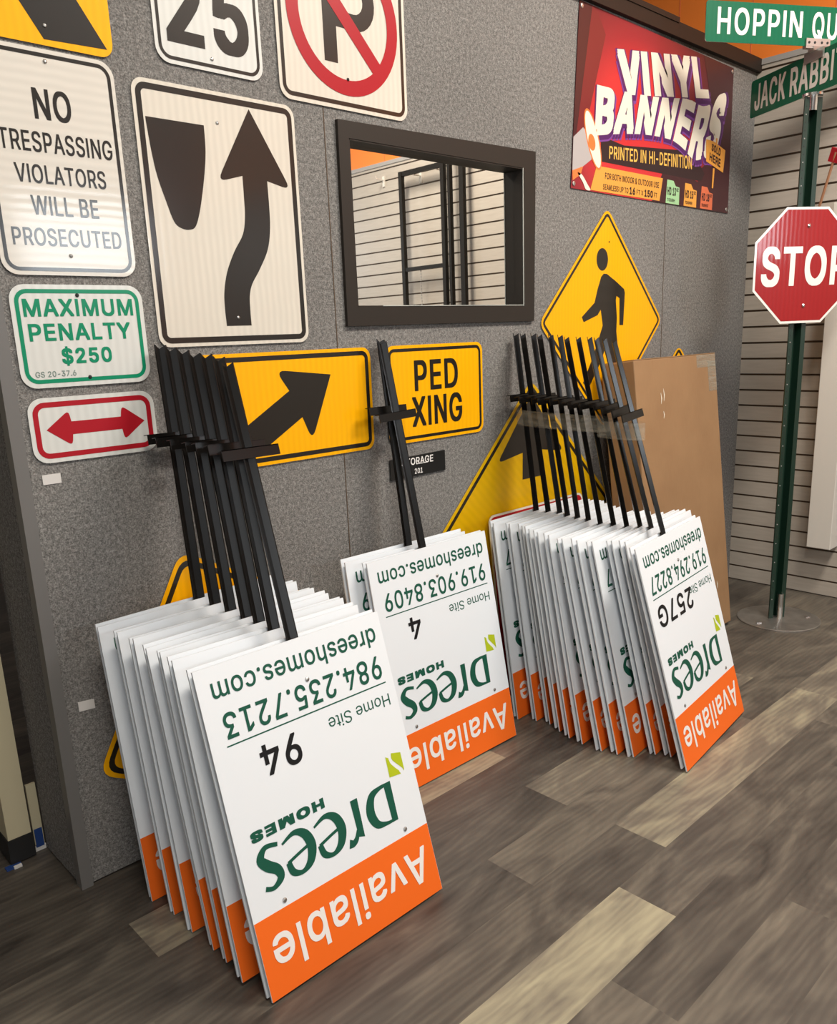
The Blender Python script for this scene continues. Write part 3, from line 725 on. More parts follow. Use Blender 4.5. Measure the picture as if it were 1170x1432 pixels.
# ================================================================== mirror in the wall
mr = tag(empty('wall_mirror', (1.42, 0, 1.394)), 'rectangular mirror in a dark brown frame set into the grey carpeted wall', 'mirror')
ox, oz = 1.42, 1.394
fo = [(0.979, 1.394), (1.860, 1.396), (1.872, 1.972), (0.984, 1.957)]
fi = [(MX0, MZ0), (MX1, MZ0), (MX1, MZ1), (MX0, MZ1)]
f = MB()
fo, fi = shift(fo, ox, oz), shift(fi, ox, oz)
for i in range(4):
    j = (i + 1) % 4
    f.prism([fo[i], fo[j], fi[j], fi[i]], -0.012, 0.0, M['frame'])
f.build('frame', mr)
f = MB()
x0, x1, z0, z1 = MX0 - ox, MX1 - ox, MZ0 - oz, MZ1 - oz
f.box(x0, x0 + 0.004, -0.010, 0.036, z0, z1, M['frame'])
f.box(x1 - 0.004, x1, -0.010, 0.036, z0, z1, M['frame'])
f.box(x0, x1, -0.010, 0.036, z0, z0 + 0.004, M['frame'])
f.box(x0, x1, -0.010, 0.036, z1 - 0.004, z1, M['frame'])
f.build('reveal', mr)
f = MB()
f.box(x0 + 0.004, x1 - 0.004, 0.032, 0.037, z0 + 0.004, z1 - 0.004, M['mirror'])
f.build('mirror_glass', mr)
f = MB()
f.box(x1 - 0.0065, x1 - 0.004, -0.0125, -0.010, z0, z1, M['mirror_edge'])
f.box(x0 + 0.10, x1 - 0.004, -0.0125, -0.010, z0 + 0.002, z0 + 0.0045, M['mirror_edge'])
f.build('bright_edge', mr)

# ================================================================== signs on the grey wall
def sign_root(name, x, z, label, cat='sign', group=None):
    r = empty(name, (x, 0, z))
    tag(r, label, cat, group)
    r['_o'] = (x, z)
    return r
def plate(root, outline, sheet, th=0.003, y0=None, side=None, name='panel'):
    ox, oz = root['_o']
    y0 = -0.002 - th if y0 is None else y0
    mb = MB()
    mb.prism(shift(outline, ox, oz), y0, y0 + th, sheet, M['alu'] if side is None else side)
    return mb.build(name, root), y0
def flatpart(root, name, y, mt, polys=(), rings=(), texts=(), bold=0.02):
    ox, oz = root['_o']
    mb = MB()
    for k, p in enumerate(polys):
        mb.flat(shift(p, ox, oz), y - 4e-5 * k, mt)
    for k, (a, c) in enumerate(rings):
        mb.ring(shift(a, ox, oz), shift(c, ox, oz), y - 4e-5 * (k + len(polys)), mt)
    for tx in texts:
        s_, x0, x1, z0, z1 = tx[:5]
        text_in(mb, s_, x0 - ox, x1 - ox, z0 - oz, z1 - oz, y, mt, tx[5] if len(tx) > 5 else bold, tx[6] if len(tx) > 6 else 1.0)
    return mb.build(name, root)
def bolts(root, pts, y, mt=None, r=0.0045, name='bolt'):
    ox, oz = root['_o']
    for x, z in pts:
        MB().dome((x - ox, y, z - oz), r, 0.003, mt or M['zinc']).build(name, root)
Y1 = -0.0055     # print on a sign face
def border(x0, x1, z0, z1, inset, wd, r):
    return (rrect(x0 + inset, x1 - inset, z0 + inset, z1 - inset, r - inset * 0.6), rrect(x0 + inset + wd, x1 - inset - wd, z0 + inset + wd, z1 - inset - wd, max(0.004, r - inset * 0.6 - wd)))

# chevron, top left
s = sign_root('chevron_sign', 0.1945, 1.995, 'yellow chevron arrow sign with a black band above the NO TRESPASSING sign')
plate(s, rrect(0.042, 0.347, 1.995, 2.452, 0.03), M['sheet_yellow'])
flatpart(s, 'chevron', Y1, M['sign_black'], polys=[[(0.193, 2.007), (0.333, 2.012), (0.194, 2.222), (0.333, 2.435), (0.193, 2.435), (0.054, 2.222)]])
bolts(s, [(0.198, 2.034)], Y1)

# NO TRESPASSING
s = sign_root('no_trespassing_sign', 0.1885, 1.522, 'white NO TRESPASSING VIOLATORS WILL BE PROSECUTED sign with thin black border')
plate(s, rrect(0.036, 0.341, 1.522, 1.987, 0.034), M['sheet_white_h'])
flatpart(s, 'border', Y1, M['sign_black'], rings=[border(0.036, 0.341, 1.522, 1.987, 0.0085, 0.008, 0.034)])
flatpart(s, 'lettering', Y1, M['sign_black'], texts=[
    ('NO', 0.151, 0.232, 1.845, 1.908, (0.020, 0.010)), ('TRESPASSING', 0.068, 0.316, 1.778, 1.820, (0.014, 0.006)),
    ('VIOLATORS', 0.092, 0.292, 1.714, 1.753, (0.014, 0.006)), ('WILL BE', 0.117, 0.266, 1.649, 1.689, (0.014, 0.006)), ('PROSECUTED', 0.067, 0.312, 1.584, 1.622, (0.014, 0.006))])
bolts(s, [(0.1885, 1.963), (0.1885, 1.565)], Y1)

# MAXIMUM PENALTY
s = sign_root('penalty_sign', 0.192, 1.275, 'small white MAXIMUM PENALTY $250 sign with green lettering and border')
plate(s, rrect(0.040, 0.347, 1.275, 1.502, 0.034), M['sheet_cool'])
flatpart(s, 'border', Y1, M['sign_green'], rings=[border(0.040, 0.347, 1.275, 1.502, 0.010, 0.009, 0.034)])
flatpart(s, 'lettering', Y1, M['sign_green'], texts=[
    ('MAXIMUM', 0.066, 0.320, 1.432, 1.471, 0.020), ('PENALTY', 0.071, 0.308, 1.379, 1.417, 0.020), ('$250', 0.136, 0.254, 1.322, 1.366, 0.024)])
flatpart(s, 'small_print', Y1, M['sign_grey'], texts=[('GS 20-37.6', 0.072, 0.164, 1.299, 1.312, 0.01)])
bolts(s, [(0.190, 1.479), (0.195, 1.294)], Y1, M['hole'], name='screw')

# double arrow
s = sign_root('double_arrow_sign', 0.194, 1.104, 'small white sign with red double ended arrow and red border')
plate(s, rrect(0.042, 0.346, 1.104, 1.253, 0.034), M['sheet_cool'])
flatpart(s, 'border', Y1, M['sign_red'], rings=[border(0.042, 0.346, 1.104, 1.253, 0.010, 0.012, 0.034)])
cx, cz = 0.197, 1.180
h = [(0.119, 0.0), (0.064, 0.041), (0.060, 0.015)]
ar = [(cx + a, cz + c) for a, c in h] + [(cx - a, cz + c) for a, c in reversed(h)] + [(cx - a, cz - c) for a, c in h[1:]] + [(cx + a, cz - c) for a, c in reversed(h[1:])]
flatpart(s, 'arrow', Y1, M['sign_red'], polys=[rpoly(ar, [0, 0.007, 0, 0, 0.007, 0, 0.007, 0, 0, 0.007], 3)])

# speed sign
s = sign_root('speed_sign', 0.602, 2.012, 'white sign with black numerals 25 and thin black border at the top of the wall')
plate(s, rrect(0.453, 0.751, 2.012, 2.470, 0.036), M['sheet_cool'])
flatpart(s, 'border', Y1, M['sign_black'], rings=[border(0.453, 0.751, 2.012, 2.470, 0.009, 0.008, 0.036)])
flatpart(s, 'numerals', Y1, M['sign_black'], texts=[('2', 0.486, 0.586, 2.060, 2.232, (0.030, 0.018)), ('5', 0.614, 0.715, 2.058, 2.230, (0.030, 0.018))])
bolts(s, [(0.602, 2.041)], Y1)

# no parking
s = sign_root('no_parking_sign', 1.031, 1.986, 'white sign with black letter P crossed by a red circle and slash')
plate(s, rrect(0.801, 1.262, 1.986, 2.445, 0.034), M['sheet_white'])
flatpart(s, 'border', Y1, M['sign_black'], rings=[border(0.801, 1.262, 1.986, 2.445, 0.010, 0.011, 0.034)])
pcx, pcz = 1.034, 2.221
pz = pcz + 0.022
P_out = [(0.957, 2.102), (1.003, 2.102), (1.003, 2.194), (1.062, 2.194)] + arc(1.070, 2.269, 0.076, -90, 90, 14) + [(0.957, 2.345)]
P_in = [(1.003, 2.236)] + arc(1.068, 2.269, 0.034, -90, 90, 10) + [(1.003, 2.304)]
flatpart(s, 'letter', Y1, M['sign_black'], polys=[P_out])
flatpart(s, 'letter_counter', Y1 - 0.0003, M['sheet_white'], polys=[P_in])
ca = arc(pcx, pcz, 0.197, 0, 360, 64)[:-1]; cb = arc(pcx, pcz, 0.157, 0, 360, 64)[:-1]
d = 0.020 / math.sqrt(2); e = 0.165 / math.sqrt(2)
flatpart(s, 'prohibition_ring', Y1 - 0.0006, M['sign_red'], rings=[(ca, cb)],
         polys=[[(pcx - e - d, pcz + e - d), (pcx + e - d, pcz - e - d), (pcx + e + d, pcz - e + d), (pcx - e + d, pcz + e + d)]])
bolts(s, [(1.035, 2.066)], Y1 - 0.0006, M['hole'], name='screw')

# keep right
s = sign_root('keep_right_sign', 0.609, 1.354, 'large white sign with black shield shape and curved arrow pointing up')
plate(s, rrect(0.380, 0.839, 1.354, 1.969, 0.030), M['sheet_white'])
flatpart(s, 'border', Y1, M['sign_black'], rings=[border(0.380, 0.839, 1.354, 1.969, 0.009, 0.014, 0.030)])
shaft = [(0.737, 1.792)] + curve([(0.7375, 1.72), (0.735, 1.656), (0.722, 1.60), (0.692, 1.549), (0.664, 1.510), (0.653, 1.478), (0.651, 1.44), (0.651, 1.403)], 5) + \
    [(0.575, 1.403)] + curve([(0.574, 1.44), (0.576, 1.485), (0.590, 1.538), (0.617, 1.590), (0.648, 1.635), (0.659, 1.680), (0.661, 1.73), (0.662, 1.792)], 5)
head = rpoly([(0.697, 1.942), (0.586, 1.758), (0.662, 1.779), (0.737, 1.773), (0.812, 1.757)], [0, 0.012, 0, 0, 0.012], 5)
flatpart(s, 'arrow', Y1, M['sign_black'], polys=[head, shaft])
shield = [(0.408, 1.886), (0.562, 1.886)] + list(reversed(curve([(0.495, 1.638), (0.516, 1.650), (0.535, 1.70), (0.550, 1.763), (0.560, 1.824), (0.562, 1.880)], 5)[:-1] + []))
shield = [(0.408, 1.886)] + curve([(0.408, 1.878), (0.414, 1.81), (0.422, 1.757), (0.437, 1.705), (0.454, 1.655), (0.473, 1.640), (0.495, 1.638), (0.513, 1.648), (0.530, 1.690), (0.549, 1.763), (0.560, 1.824), (0.562, 1.878)], 5) + [(0.562, 1.886)]
flatpart(s, 'shield', Y1, M['sign_black'], polys=[shield])
bolts(s, [(0.601, 1.897), (0.612, 1.424)], Y1)

# big arrow
s = sign_root('arrow_sign', 0.760, 1.020, 'wide yellow sign with black arrow pointing up and right behind the left stakes')
plate(s, rrect(0.455, 1.065, 1.020, 1.331, 0.030), M['sheet_yellow'])
flatpart(s, 'border', Y1, M['sign_black'], rings=[border(0.455, 1.065, 1.020, 1.331, 0.010, 0.013, 0.030)])
flatpart(s, 'arrow', Y1, M['sign_black'], polys=[rpoly([(0.908, 1.258), (0.715, 1.281), (0.757, 1.221), (0.590, 1.125), (0.630, 1.049), (0.796, 1.143), (0.826, 1.070)], [0, 0.016, 0, 0, 0, 0, 0.016], 5)])

# PED XING
s = sign_root('ped_xing_sign', 1.353, 1.020, 'yellow PED XING sign with black letters and border')
plate(s, rrect(1.128, 1.578, 1.020, 1.331, 0.030), M['sheet_yellow'])
flatpart(s, 'border', Y1, M['sign_black'], rings=[border(1.128, 1.578, 1.020, 1.331, 0.010, 0.010, 0.030)])
flatpart(s, 'lettering', Y1, M['sign_black'], texts=[('PED', 1.248, 1.452, 1.184, 1.282, (0.022, 0.012)), ('XING', 1.232, 1.469, 1.068, 1.167, (0.024, 0.012))])

# STORAGE plate with serif letters
s = sign_root('storage_plate', 1.252, 0.905, 'small black STORAGE 201 door plate with white serif letters')
plate(s, [(1.126, 0.905), (1.378, 0.908), (1.378, 0.977), (1.126, 0.973)], M['plate_black'], side=M['plate_black'])
flatpart(s, 'lettering', Y1, M['print_white'], texts=[('STORAGE', 1.176, 1.320, 0.945, 0.969, 0.012), ('201', 1.233, 1.269, 0.914, 0.932, 0.012)],
         polys=[[(x - 0.0052, z), (x + 0.0052, z), (x + 0.0052, z + 0.0022), (x - 0.0052, z + 0.0022)] for x, z in ((1.207, 0.9452), (1.247, 0.9452), (1.260, 0.9452), (1.268, 0.9452), (1.283, 0.9452), (1.263, 0.914))])

# pedestrian diamond
def diamond(cx, cz, hd):
    return [(cx, cz - hd), (cx + hd, cz), (cx, cz + hd), (cx - hd, cz)]
def dborder(cx, cz, hd, i0, i1):
    return (rpoly(diamond(cx, cz, hd - i0 * 1.414), 0.025), rpoly(diamond(cx, cz, hd - i1 * 1.414), 0.012))
s = sign_root('pedestrian_sign', 2.333, 0.955, 'yellow diamond sign with black walking figure behind the right stakes')
plate(s, rpoly(diamond(2.333, 1.387, 0.436), 0.04), M['sheet_yellow'])
flatpart(s, 'border', Y1, M['sign_black'], rings=[dborder(2.333, 1.387, 0.436, 0.011, 0.022)])
body = [(2.312, 1.572), (2.335, 1.572), (2.400, 1.545), (2.462, 1.515), (2.470, 1.500), (2.462, 1.370), (2.434, 1.370), (2.430, 1.478), (2.408, 1.487), (2.404, 1.470),
        (2.414, 1.400), (2.412, 1.345), (2.424, 1.290), (2.440, 1.180), (2.452, 1.090), (2.495, 1.070), (2.495, 1.052), (2.415, 1.052), (2.400, 1.150), (2.368, 1.235), (2.345, 1.297),
        (2.300, 1.225), (2.215, 1.120), (2.180, 1.150), (2.238, 1.236), (2.275, 1.300), (2.312, 1.371), (2.296, 1.433), (2.275, 1.412), (2.180, 1.386), (2.167, 1.406), (2.252, 1.460), (2.272, 1.512), (2.296, 1.560)]
flatpart(s, 'walking_figure', Y1, M['sign_black'], polys=[body, [(2.302 + 0.040 * math.cos(a * PI / 16), 1.626 + 0.043 * math.sin(a * PI / 16)) for a in range(32)]])
bolts(s, [(2.347, 1.694)], Y1, M['hole'], r=0.003, name='screw')

# large diamond low on the wall with an upward arrow
s = sign_root('arrow_diamond_sign', 1.850, 0.107, 'large yellow diamond sign with black upward arrow low behind the right stack')
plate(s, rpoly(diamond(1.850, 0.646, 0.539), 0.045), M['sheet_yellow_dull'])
flatpart(s, 'border', Y1, M['sign_black'], rings=[dborder(1.850, 0.646, 0.539, 0.013, 0.027)])
flatpart(s, 'arrow', Y1, M['sign_black'], polys=[rpoly([(1.850, 1.130), (1.650, 0.893), (1.796, 0.915), (1.794, 0.812), (1.906, 0.812), (1.904, 0.915), (2.050, 0.893)], [0, 0.012, 0, 0, 0, 0, 0.012], 4)])

# diamond whose top peeks over the box
s = sign_root('hidden_diamond_sign', 2.930, 0.400, 'yellow diamond sign with only its top corner showing above the cardboard box')
plate(s, rpoly(diamond(2.930, 0.838, 0.438), 0.05), M['sheet_yellow'])
flatpart(s, 'border', Y1, M['sign_black'], rings=[dborder(2.930, 0.838, 0.438, 0.011, 0.024)])

# tilted square sign standing on one corner behind the left stack
s = sign_root('tilted_square_sign', 0.616, 0.002, 'yellow square sign with black border standing tilted on the floor behind the left stack')
a = math.radians(61.6); L = 0.61
p0 = Vector((0.080, 0.293)); u = Vector((math.cos(a), math.sin(a))) * L; q = Vector((math.sin(a), -math.cos(a))) * L
sq = [tuple(p0), tuple(p0 + q), tuple(p0 + q + u), tuple(p0 + u)]
cc = p0 + (q + u) / 2
def inset(k):
    return [tuple(cc + (Vector(p) - cc) * (1 - 2 * k / L)) for p in sq]
plate(s, rpoly(sq, 0.045), M['sheet_yellow'])
flatpart(s, 'border', Y1, M['sign_black'], rings=[(rpoly(inset(0.012), 0.04), rpoly(inset(0.026), 0.03))])

# two paper tags
for nm, pts, lb in (('paper_tag', [(0.054, 1.055), (0.096, 1.055), (0.096, 1.078), (0.054, 1.078)], 'small blank paper tag on the grey wall below the double arrow sign'),
                    ('paper_tag', [(0.057, 0.480), (0.097, 0.477), (0.097, 0.502), (0.057, 0.506)], 'small blank paper tag low on the grey wall left of the left stack')):
    o = MB()
    o.prism(shift(pts, pts[0][0], pts[0][1]), -0.0012, 0.0, M['paper'])
    o = o.build(nm, loc=(pts[0][0], -0.0005, pts[0][1]))
    tag(o, lb, 'tag')

# vinyl banner
s = sign_root('vinyl_banner', 2.72, 1.872, 'red and maroon VINYL BANNERS poster banner hung at the right end of the wall')
B0, B1, Z0, Z1 = 2.098, 3.334, 1.870, 2.495
o, yb = plate(s, [(2.090, 1.873), (3.340, 1.868), (3.328, 2.488), (2.136, 2.506)], M['banner'], th=0.002, side=M['b_dark'], name='banner_sheet')
yy = -0.0046
flatpart(s, 'dark_ray', yy, M['b_dark'], polys=[[(3.05, 2.492), (3.328, 2.488), (3.340, 1.868), (3.02, 1.869), (3.05, 2.03), (3.22, 2.12)],
          [(2.66, 1.871), (3.1, 1.869), (3.1, 1.965), (2.95, 2.0), (2.74, 1.99)]])
flatpart(s, 'dark_ray', yy, M['b_dark'], polys=[[(2.136, 2.505), (2.215, 2.503), (2.105, 1.98), (2.090, 1.875)]])
flatpart(s, 'shade_ray', yy, M['b_shade'], polys=[[(2.215, 2.503), (2.250, 2.49), (2.303, 2.426), (2.185, 2.10), (2.118, 2.04)]])
flatpart(s, 'dark_swash', yy - 0.0002, M['b_ink'], polys=[[(2.28, 2.075), (2.44, 2.060), (2.98, 2.10), (3.10, 2.02), (3.07, 1.985), (2.74, 1.985), (2.285, 1.985)]])
# lettering: violet back, purple body, cream face
vq = ((2.405, 2.238), (3.112, 2.330), (3.050, 2.482), (2.378, 2.392))
def bann(u, w_):
    bl, br, tr_, tl = (2.238, 2.068), (3.185, 2.085), (3.290, 2.385), (2.250, 2.250)
    x, z = quad_warp(bl, br, tr_, tl)(u, w_)
    z += (1 - w_) * (0.045 * math.sin(PI * u) - 0.045 * math.exp(-((u - 0.80) / 0.10) ** 2)) - w_ * (0.035 * math.sin(PI * u) + 0.042 * math.exp(-((u - 0.79) / 0.09) ** 2))
    return (x, z)
for nm, mtl, off, dx, dz, y_ in (('letter_glow', 'b_violet', 0.085, 0.006, -0.014, yy - 0.0004), ('letter_body', 'b_purple', 0.074, 0.004, -0.008, yy - 0.0006), ('headline', 'b_cream', 0.045, 0, 0, yy - 0.0008)):
    mb = MB()
    g = off - 0.045
    bo = (0.05, 0.035) if nm == 'headline' else (0.05 + g, 0.035 + g)
    k1 = 0.9 * g
    v1 = quad_warp((vq[0][0] - k1 * .5, vq[0][1] - k1 * .5), (vq[1][0] + k1 * .5, vq[1][1] - k1 * .5), (vq[2][0] + k1 * .5, vq[2][1] + k1 * .35), (vq[3][0] - k1 * .5, vq[3][1] + k1 * .35))
    text_in(mb, 'VINYL', 0, 1, 0, 1, y_, M[mtl], bo, 0.93 if g == 0 else 0.93 - 0.12 * g / 0.04, fn=lambda u, w_: (v1(u, w_)[0] - 2.72 + dx, v1(u, w_)[1] - 1.872 + dz))
    text_in(mb, 'BANNERS', 0, 1, 0, 1, y_, M[mtl], bo, 0.93 if g == 0 else 0.93 - 0.12 * g / 0.04, fn=lambda u, w_: (lambda q_: (q_[0] - 2.72 + dx, q_[1] - 1.872 + dz))(bann(-0.012 * (g > 0) + u * (1 + 0.024 * (g > 0)), -0.05 * (g > 0) + w_ * (1 + 0.09 * (g > 0)))))
    mb.build(nm, s)
mb = MB()
qf = quad_warp((2.338, 2.000), (2.982, 2.026), (2.978, 2.080), (2.338, 2.047))
text_in(mb, 'PRINTED IN HI-DEFINITION', 0, 1, 0, 1, yy - 0.0006, M['b_yellow'], 0.012, fn=lambda u, w_: (qf(u, w_)[0] - 2.72, qf(u, w_)[1] - 1.872))
mb.build('subtitle', s)
flatpart(s, 'amber_panel', yy - 0.0004, M['b_amber'], polys=[[(2.255, 1.967), (2.742, 1.967), (2.720, 1.876), (2.215, 1.877)]])
flatpart(s, 'small_print', yy - 0.0008, M['b_ink'], texts=[('FOR BOTH INDOOR & OUTDOOR USE', 2.312, 2.712, 1.925, 1.948, 0.008), ('SEAMLESS UP TO', 2.299, 2.478, 1.885, 1.906, 0.008), ('16', 2.488, 2.528, 1.883, 1.911, 0.03), ('FT X', 2.540, 2.590, 1.887, 1.905, 0.004), ('150', 2.600, 2.665, 1.883, 1.911, 0.03), ('FT', 2.675, 2.698, 1.886, 1.905, 0.004)])
for nm, mtl, x, t1, t2 in (('mint_swatch', 'b_mint', 2.770, 'HD 13', 'TOUGH'), ('amber_swatch', 'b_amber', 2.922, 'HD 15', 'TOUGHER'), ('coral_swatch', 'b_coral', 3.070, 'HD 18', 'TOUGHEST')):
    flatpart(s, nm, yy - 0.0006, M[mtl], polys=[[(x, 1.872), (x + 0.112, 1.871), (x + 0.112, 1.942), (x + 0.08, 1.945), (x + 0.06, 1.965), (x + 0.008, 1.966)]])
    flatpart(s, 'small_print', yy - 0.0009, M['b_ink'], texts=[(t1, x + 0.012, x + 0.082, 1.905, 1.938, 0.03), ('oz', x + 0.086, x + 0.104, 1.924, 1.938, 0.02), (t2, x + 0.012, x + 0.075, 1.880, 1.893, 0.02)])
mb = MB()
so = lambda pts: shift(pts, 2.72, 1.872)
mb.flat(so([(3.172, 2.05), (3.188, 2.05), (3.182, 1.965), (3.168, 1.965)]), yy - 0.0018, M['b_amber'])
mb.flat(so([(3.188, 2.178), (3.202, 2.178), (3.202, 2.15), (3.188, 2.15)]), yy - 0.0018, M['b_amber'])
mb.flat(so([(3.097, 2.163), (3.170, 2.162), (3.282, 2.137), (3.270, 2.040), (3.105, 2.072)]), yy - 0.0019, M['b_amber'])
mb.build('printed_stake_sign', s)
mb = MB()
for tx, bl, br, tr_, tl in (('SOLD', (3.150, 2.122), (3.235, 2.105), (3.237, 2.140), (3.152, 2.152)), ('HERE', (3.135, 2.080), (3.240, 2.058), (3.240, 2.095), (3.135, 2.112))):
    qf = quad_warp(bl, br, tr_, tl)
    text_in(mb, tx, 0, 1, 0, 1, yy - 0.0022, M['b_ink'], 0.03, fn=lambda u, w_: (qf(u, w_)[0] - 2.72, qf(u, w_)[1] - 1.872))
mb.build('stake_sign_text', s)
mb = MB()
mb.flat(so([(2.103, 2.05), (2.163, 2.09), (2.20, 2.07), (2.22, 1.985), (2.165, 1.955), (2.098, 1.935)]), yy - 0.0008, M['b_grey'])
el = lambda cx_, cz_, a_, b_, t_: [(cx_ + a_ * math.cos(k * PI / 14) * math.cos(t_) - b_ * math.sin(k * PI / 14) * math.sin(t_), cz_ + a_ * math.cos(k * PI / 14) * math.sin(t_) + b_ * math.sin(k * PI / 14) * math.cos(t_)) for k in range(28)]
mb.flat(so(el(2.228, 2.055, 0.112, 0.040, math.radians(-65))), yy - 0.0009, M['b_orange'])
mb.flat(so(el(2.228, 2.055, 0.104, 0.033, math.radians(-65))), yy - 0.0010, M['b_cream'])
mb.flat(so(el(2.220, 2.045, 0.030, 0.022, math.radians(-65))), yy - 0.0011, M['b_orange'])
mb.flat(so([(2.098, 1.935), (2.165, 1.955), (2.150, 1.925), (2.100, 1.90)]), yy - 0.0009, M['b_orange'])
mb.flat(so(curve([(2.130, 1.93), (2.160, 1.925), (2.195, 1.895), (2.215, 1.876), (2.185, 1.876), (2.165, 1.90)], 3, True)), yy - 0.0009, M['b_cream'])
mb.build('printed_megaphone', s)
bolts(s, [(2.150, 2.490), (3.316, 2.472), (3.322, 1.884), (2.108, 1.890)], yy - 0.0005, M['alu'], r=0.009, name='grommet')

# ================================================================== stacked yard signs
PW, PH, PT, SL = 0.508, 0.72, 0.0045, 1.372
def up(U, V):
    return (PW / 2 - U, PH - V)            # the signs stand upside down
def up_text(mb, txt, u0, u1, v0, v1, y, mt, bold=0.0, space=1.0):
    text_in(mb, txt, 0, 1, 0, 1, y, mt, bold, space, fn=lambda u, w_: up(u0 + u * (u1 - u0), v0 + w_ * (v1 - v0)))
YF = -0.0065 - PT        # face of the front panel in the sign's own frame
YP = YF - 0.0005
meshes = {}
def mk(name, mb):
    o = mb.build(name)
    me = o.data
    bpy.data.objects.remove(o)
    return me
mb = MB(); mb.box(-PW / 2, PW / 2, YF, YF + PT, 0, PH, M['coro']); meshes['front'] = mk('panel', mb)
mb = MB(); mb.box(-PW / 2, PW / 2, 0.0055, 0.0055 + PT, 0, PH, M['coro']); meshes['back'] = mk('panel', mb)
mb = MB(); mb.box(-PW / 2 + 0.0005, PW / 2 - 0.0005, YF - 0.0003, YF + 0.0001, 0.0, 0.172, M['print_orange']); meshes['band'] = mk('orange_band', mb)
mb = MB(); up_text(mb, 'Available', 0.027, 0.479, 0.592, 0.680, YP - 0.0003, M['print_white'], 0.010); meshes['avail'] = mk('available_text', mb)
# dark green print without the telephone number
def logo_text(mb):
    y = YP; g = M['print_green']; lay = [0]
    def st(x0, wd, pts, ws, n=6):
        c = curve(pts, n)
        wi = curve([(q_, 0) for q_ in ws], n)
        lay[0] += 1
        mb.strip([up(x0 + wd * p[0], 0.405 + 0.097 * p[1]) for p in c], [q_[0] * 0.104 for q_ in wi], y - 4e-5 * lay[0], g)
    # D
    mb.flat([up(0.082, 0.405), up(0.104, 0.405), up(0.101, 0.502), up(0.083, 0.502)], y, g)
    st(0.082, 0.086, [(0.10, 0.955), (0.42, 0.95), (0.74, 0.85), (0.88, 0.52), (0.74, 0.16), (0.42, 0.05), (0.10, 0.045)], [0.07, 0.09, 0.19, 0.24, 0.19, 0.10, 0.08])
    # r
    mb.flat([up(0.186, 0.405), up(0.207, 0.405), up(0.205, 0.492), up(0.188, 0.498)], y, g)
    st(0.186, 0.05, [(0.36, 0.72), (0.50, 0.90), (0.72, 0.98), (0.96, 0.95)], [0.05, 0.12, 0.15, 0.20])
    # e, e
    for x0 in (0.236, 0.322):
        st(x0, 0.082, [(0.10, 0.44), (0.50, 0.52), (0.92, 0.62)], [0.07, 0.07, 0.07])
        st(x0, 0.082, [(0.90, 0.61), (0.82, 0.86), (0.54, 0.96), (0.24, 0.82), (0.11, 0.50), (0.24, 0.18), (0.56, 0.04), (0.97, 0.16)], [0.13, 0.15, 0.10, 0.19, 0.23, 0.20, 0.11, 0.05])
    # s
    st(0.408, 0.062, [(0.88, 0.90), (0.55, 0.96), (0.22, 0.82), (0.28, 0.62), (0.62, 0.44), (0.82, 0.24), (0.55, 0.04), (0.06, 0.09)], [0.10, 0.10, 0.17, 0.21, 0.23, 0.19, 0.11, 0.09])
    up_text(mb, 'HOMES', 0.275, 0.469, 0.366, 0.390, y, g, 0.05)
def green_text(phone):
    mb = MB()
    up_text(mb, 'dreeshomes.com', 0.023, 0.476, 0.034, 0.080, YP, M['print_green'], 0.007)
    up_text(mb, phone, 0.029, 0.467, 0.104, 0.161, YP, M['print_green'], 0.009)
    mb.flat([up(0.025, 0.1725), up(0.471, 0.1725), up(0.471, 0.1755), up(0.025, 0.1755)], YP, M['print_green'])
    up_text(mb, 'Home Site', 0.025, 0.213, 0.202, 0.232, YP, M['print_green'], 0.0)
    logo_text(mb)
    return mk('green_lettering', mb)
def num_text(t, u0, u1):
    mb = MB(); up_text(mb, t, u0, u1, 0.200, 0.270, YP, M['print_black'], 0.012)
    return mk('site_number', mb)
mb = MB()
mb.flat([up(0.031, 0.352), up(0.060, 0.344), up(0.062, 0.356)] + [up(*p) for p in curve([(0.060, 0.362), (0.050, 0.374), (0.036, 0.390), (0.0335, 0.398)], 4)] + [up(0.031, 0.396)], YP, M['print_lime'])
mb.flat([up(0.079, 0.347)] + [up(0.080, 0.398), up(0.044, 0.402)] + [up(*p) for p in curve([(0.048, 0.392), (0.060, 0.378), (0.068, 0.366), (0.071, 0.352)], 4)], YP, M['print_lime'])
meshes['leaf'] = mk('leaf_logo', mb)
mb = MB(); mb.dome((0, YP, 0), 0.0055, 0.003, M['zinc']); meshes['bolt'] = mk('bolt', mb)
# stake: V of angle iron open to the room, notched tip
r2 = 0.0165
vs = [(-r2, -0.0055), (0.0, 0.005), (r2, -0.0055), (r2 - 0.003, -0.006), (0.0, 0.002), (-r2 + 0.003, -0.006)]
mb = MB()
mb.sweep([(-p[0], p[1]) for p in vs], (0, 0, 0.05), (0, 0, SL - 0.02), (0, 1, 0), M['stake'], notch=[0.014, 0.004, 0.012, 0.012, 0.004, 0.014])
meshes['stake'] = mk('stake', mb)
def bar_mesh(dx, wd):
    mb = MB()
    mb.box(dx - wd / 2, dx + wd / 2, -0.0085, -0.0063, 1.125, 1.150, M['stake'])
    mb.box(dx - wd / 2, dx + wd / 2, -0.0085, 0.012, 1.1478, 1.150, M['stake'])
    return mk('crossbar', mb)
meshes['bar'] = bar_mesh(0.0, 0.150)
meshes['bar_short'] = bar_mesh(-0.012, 0.12)

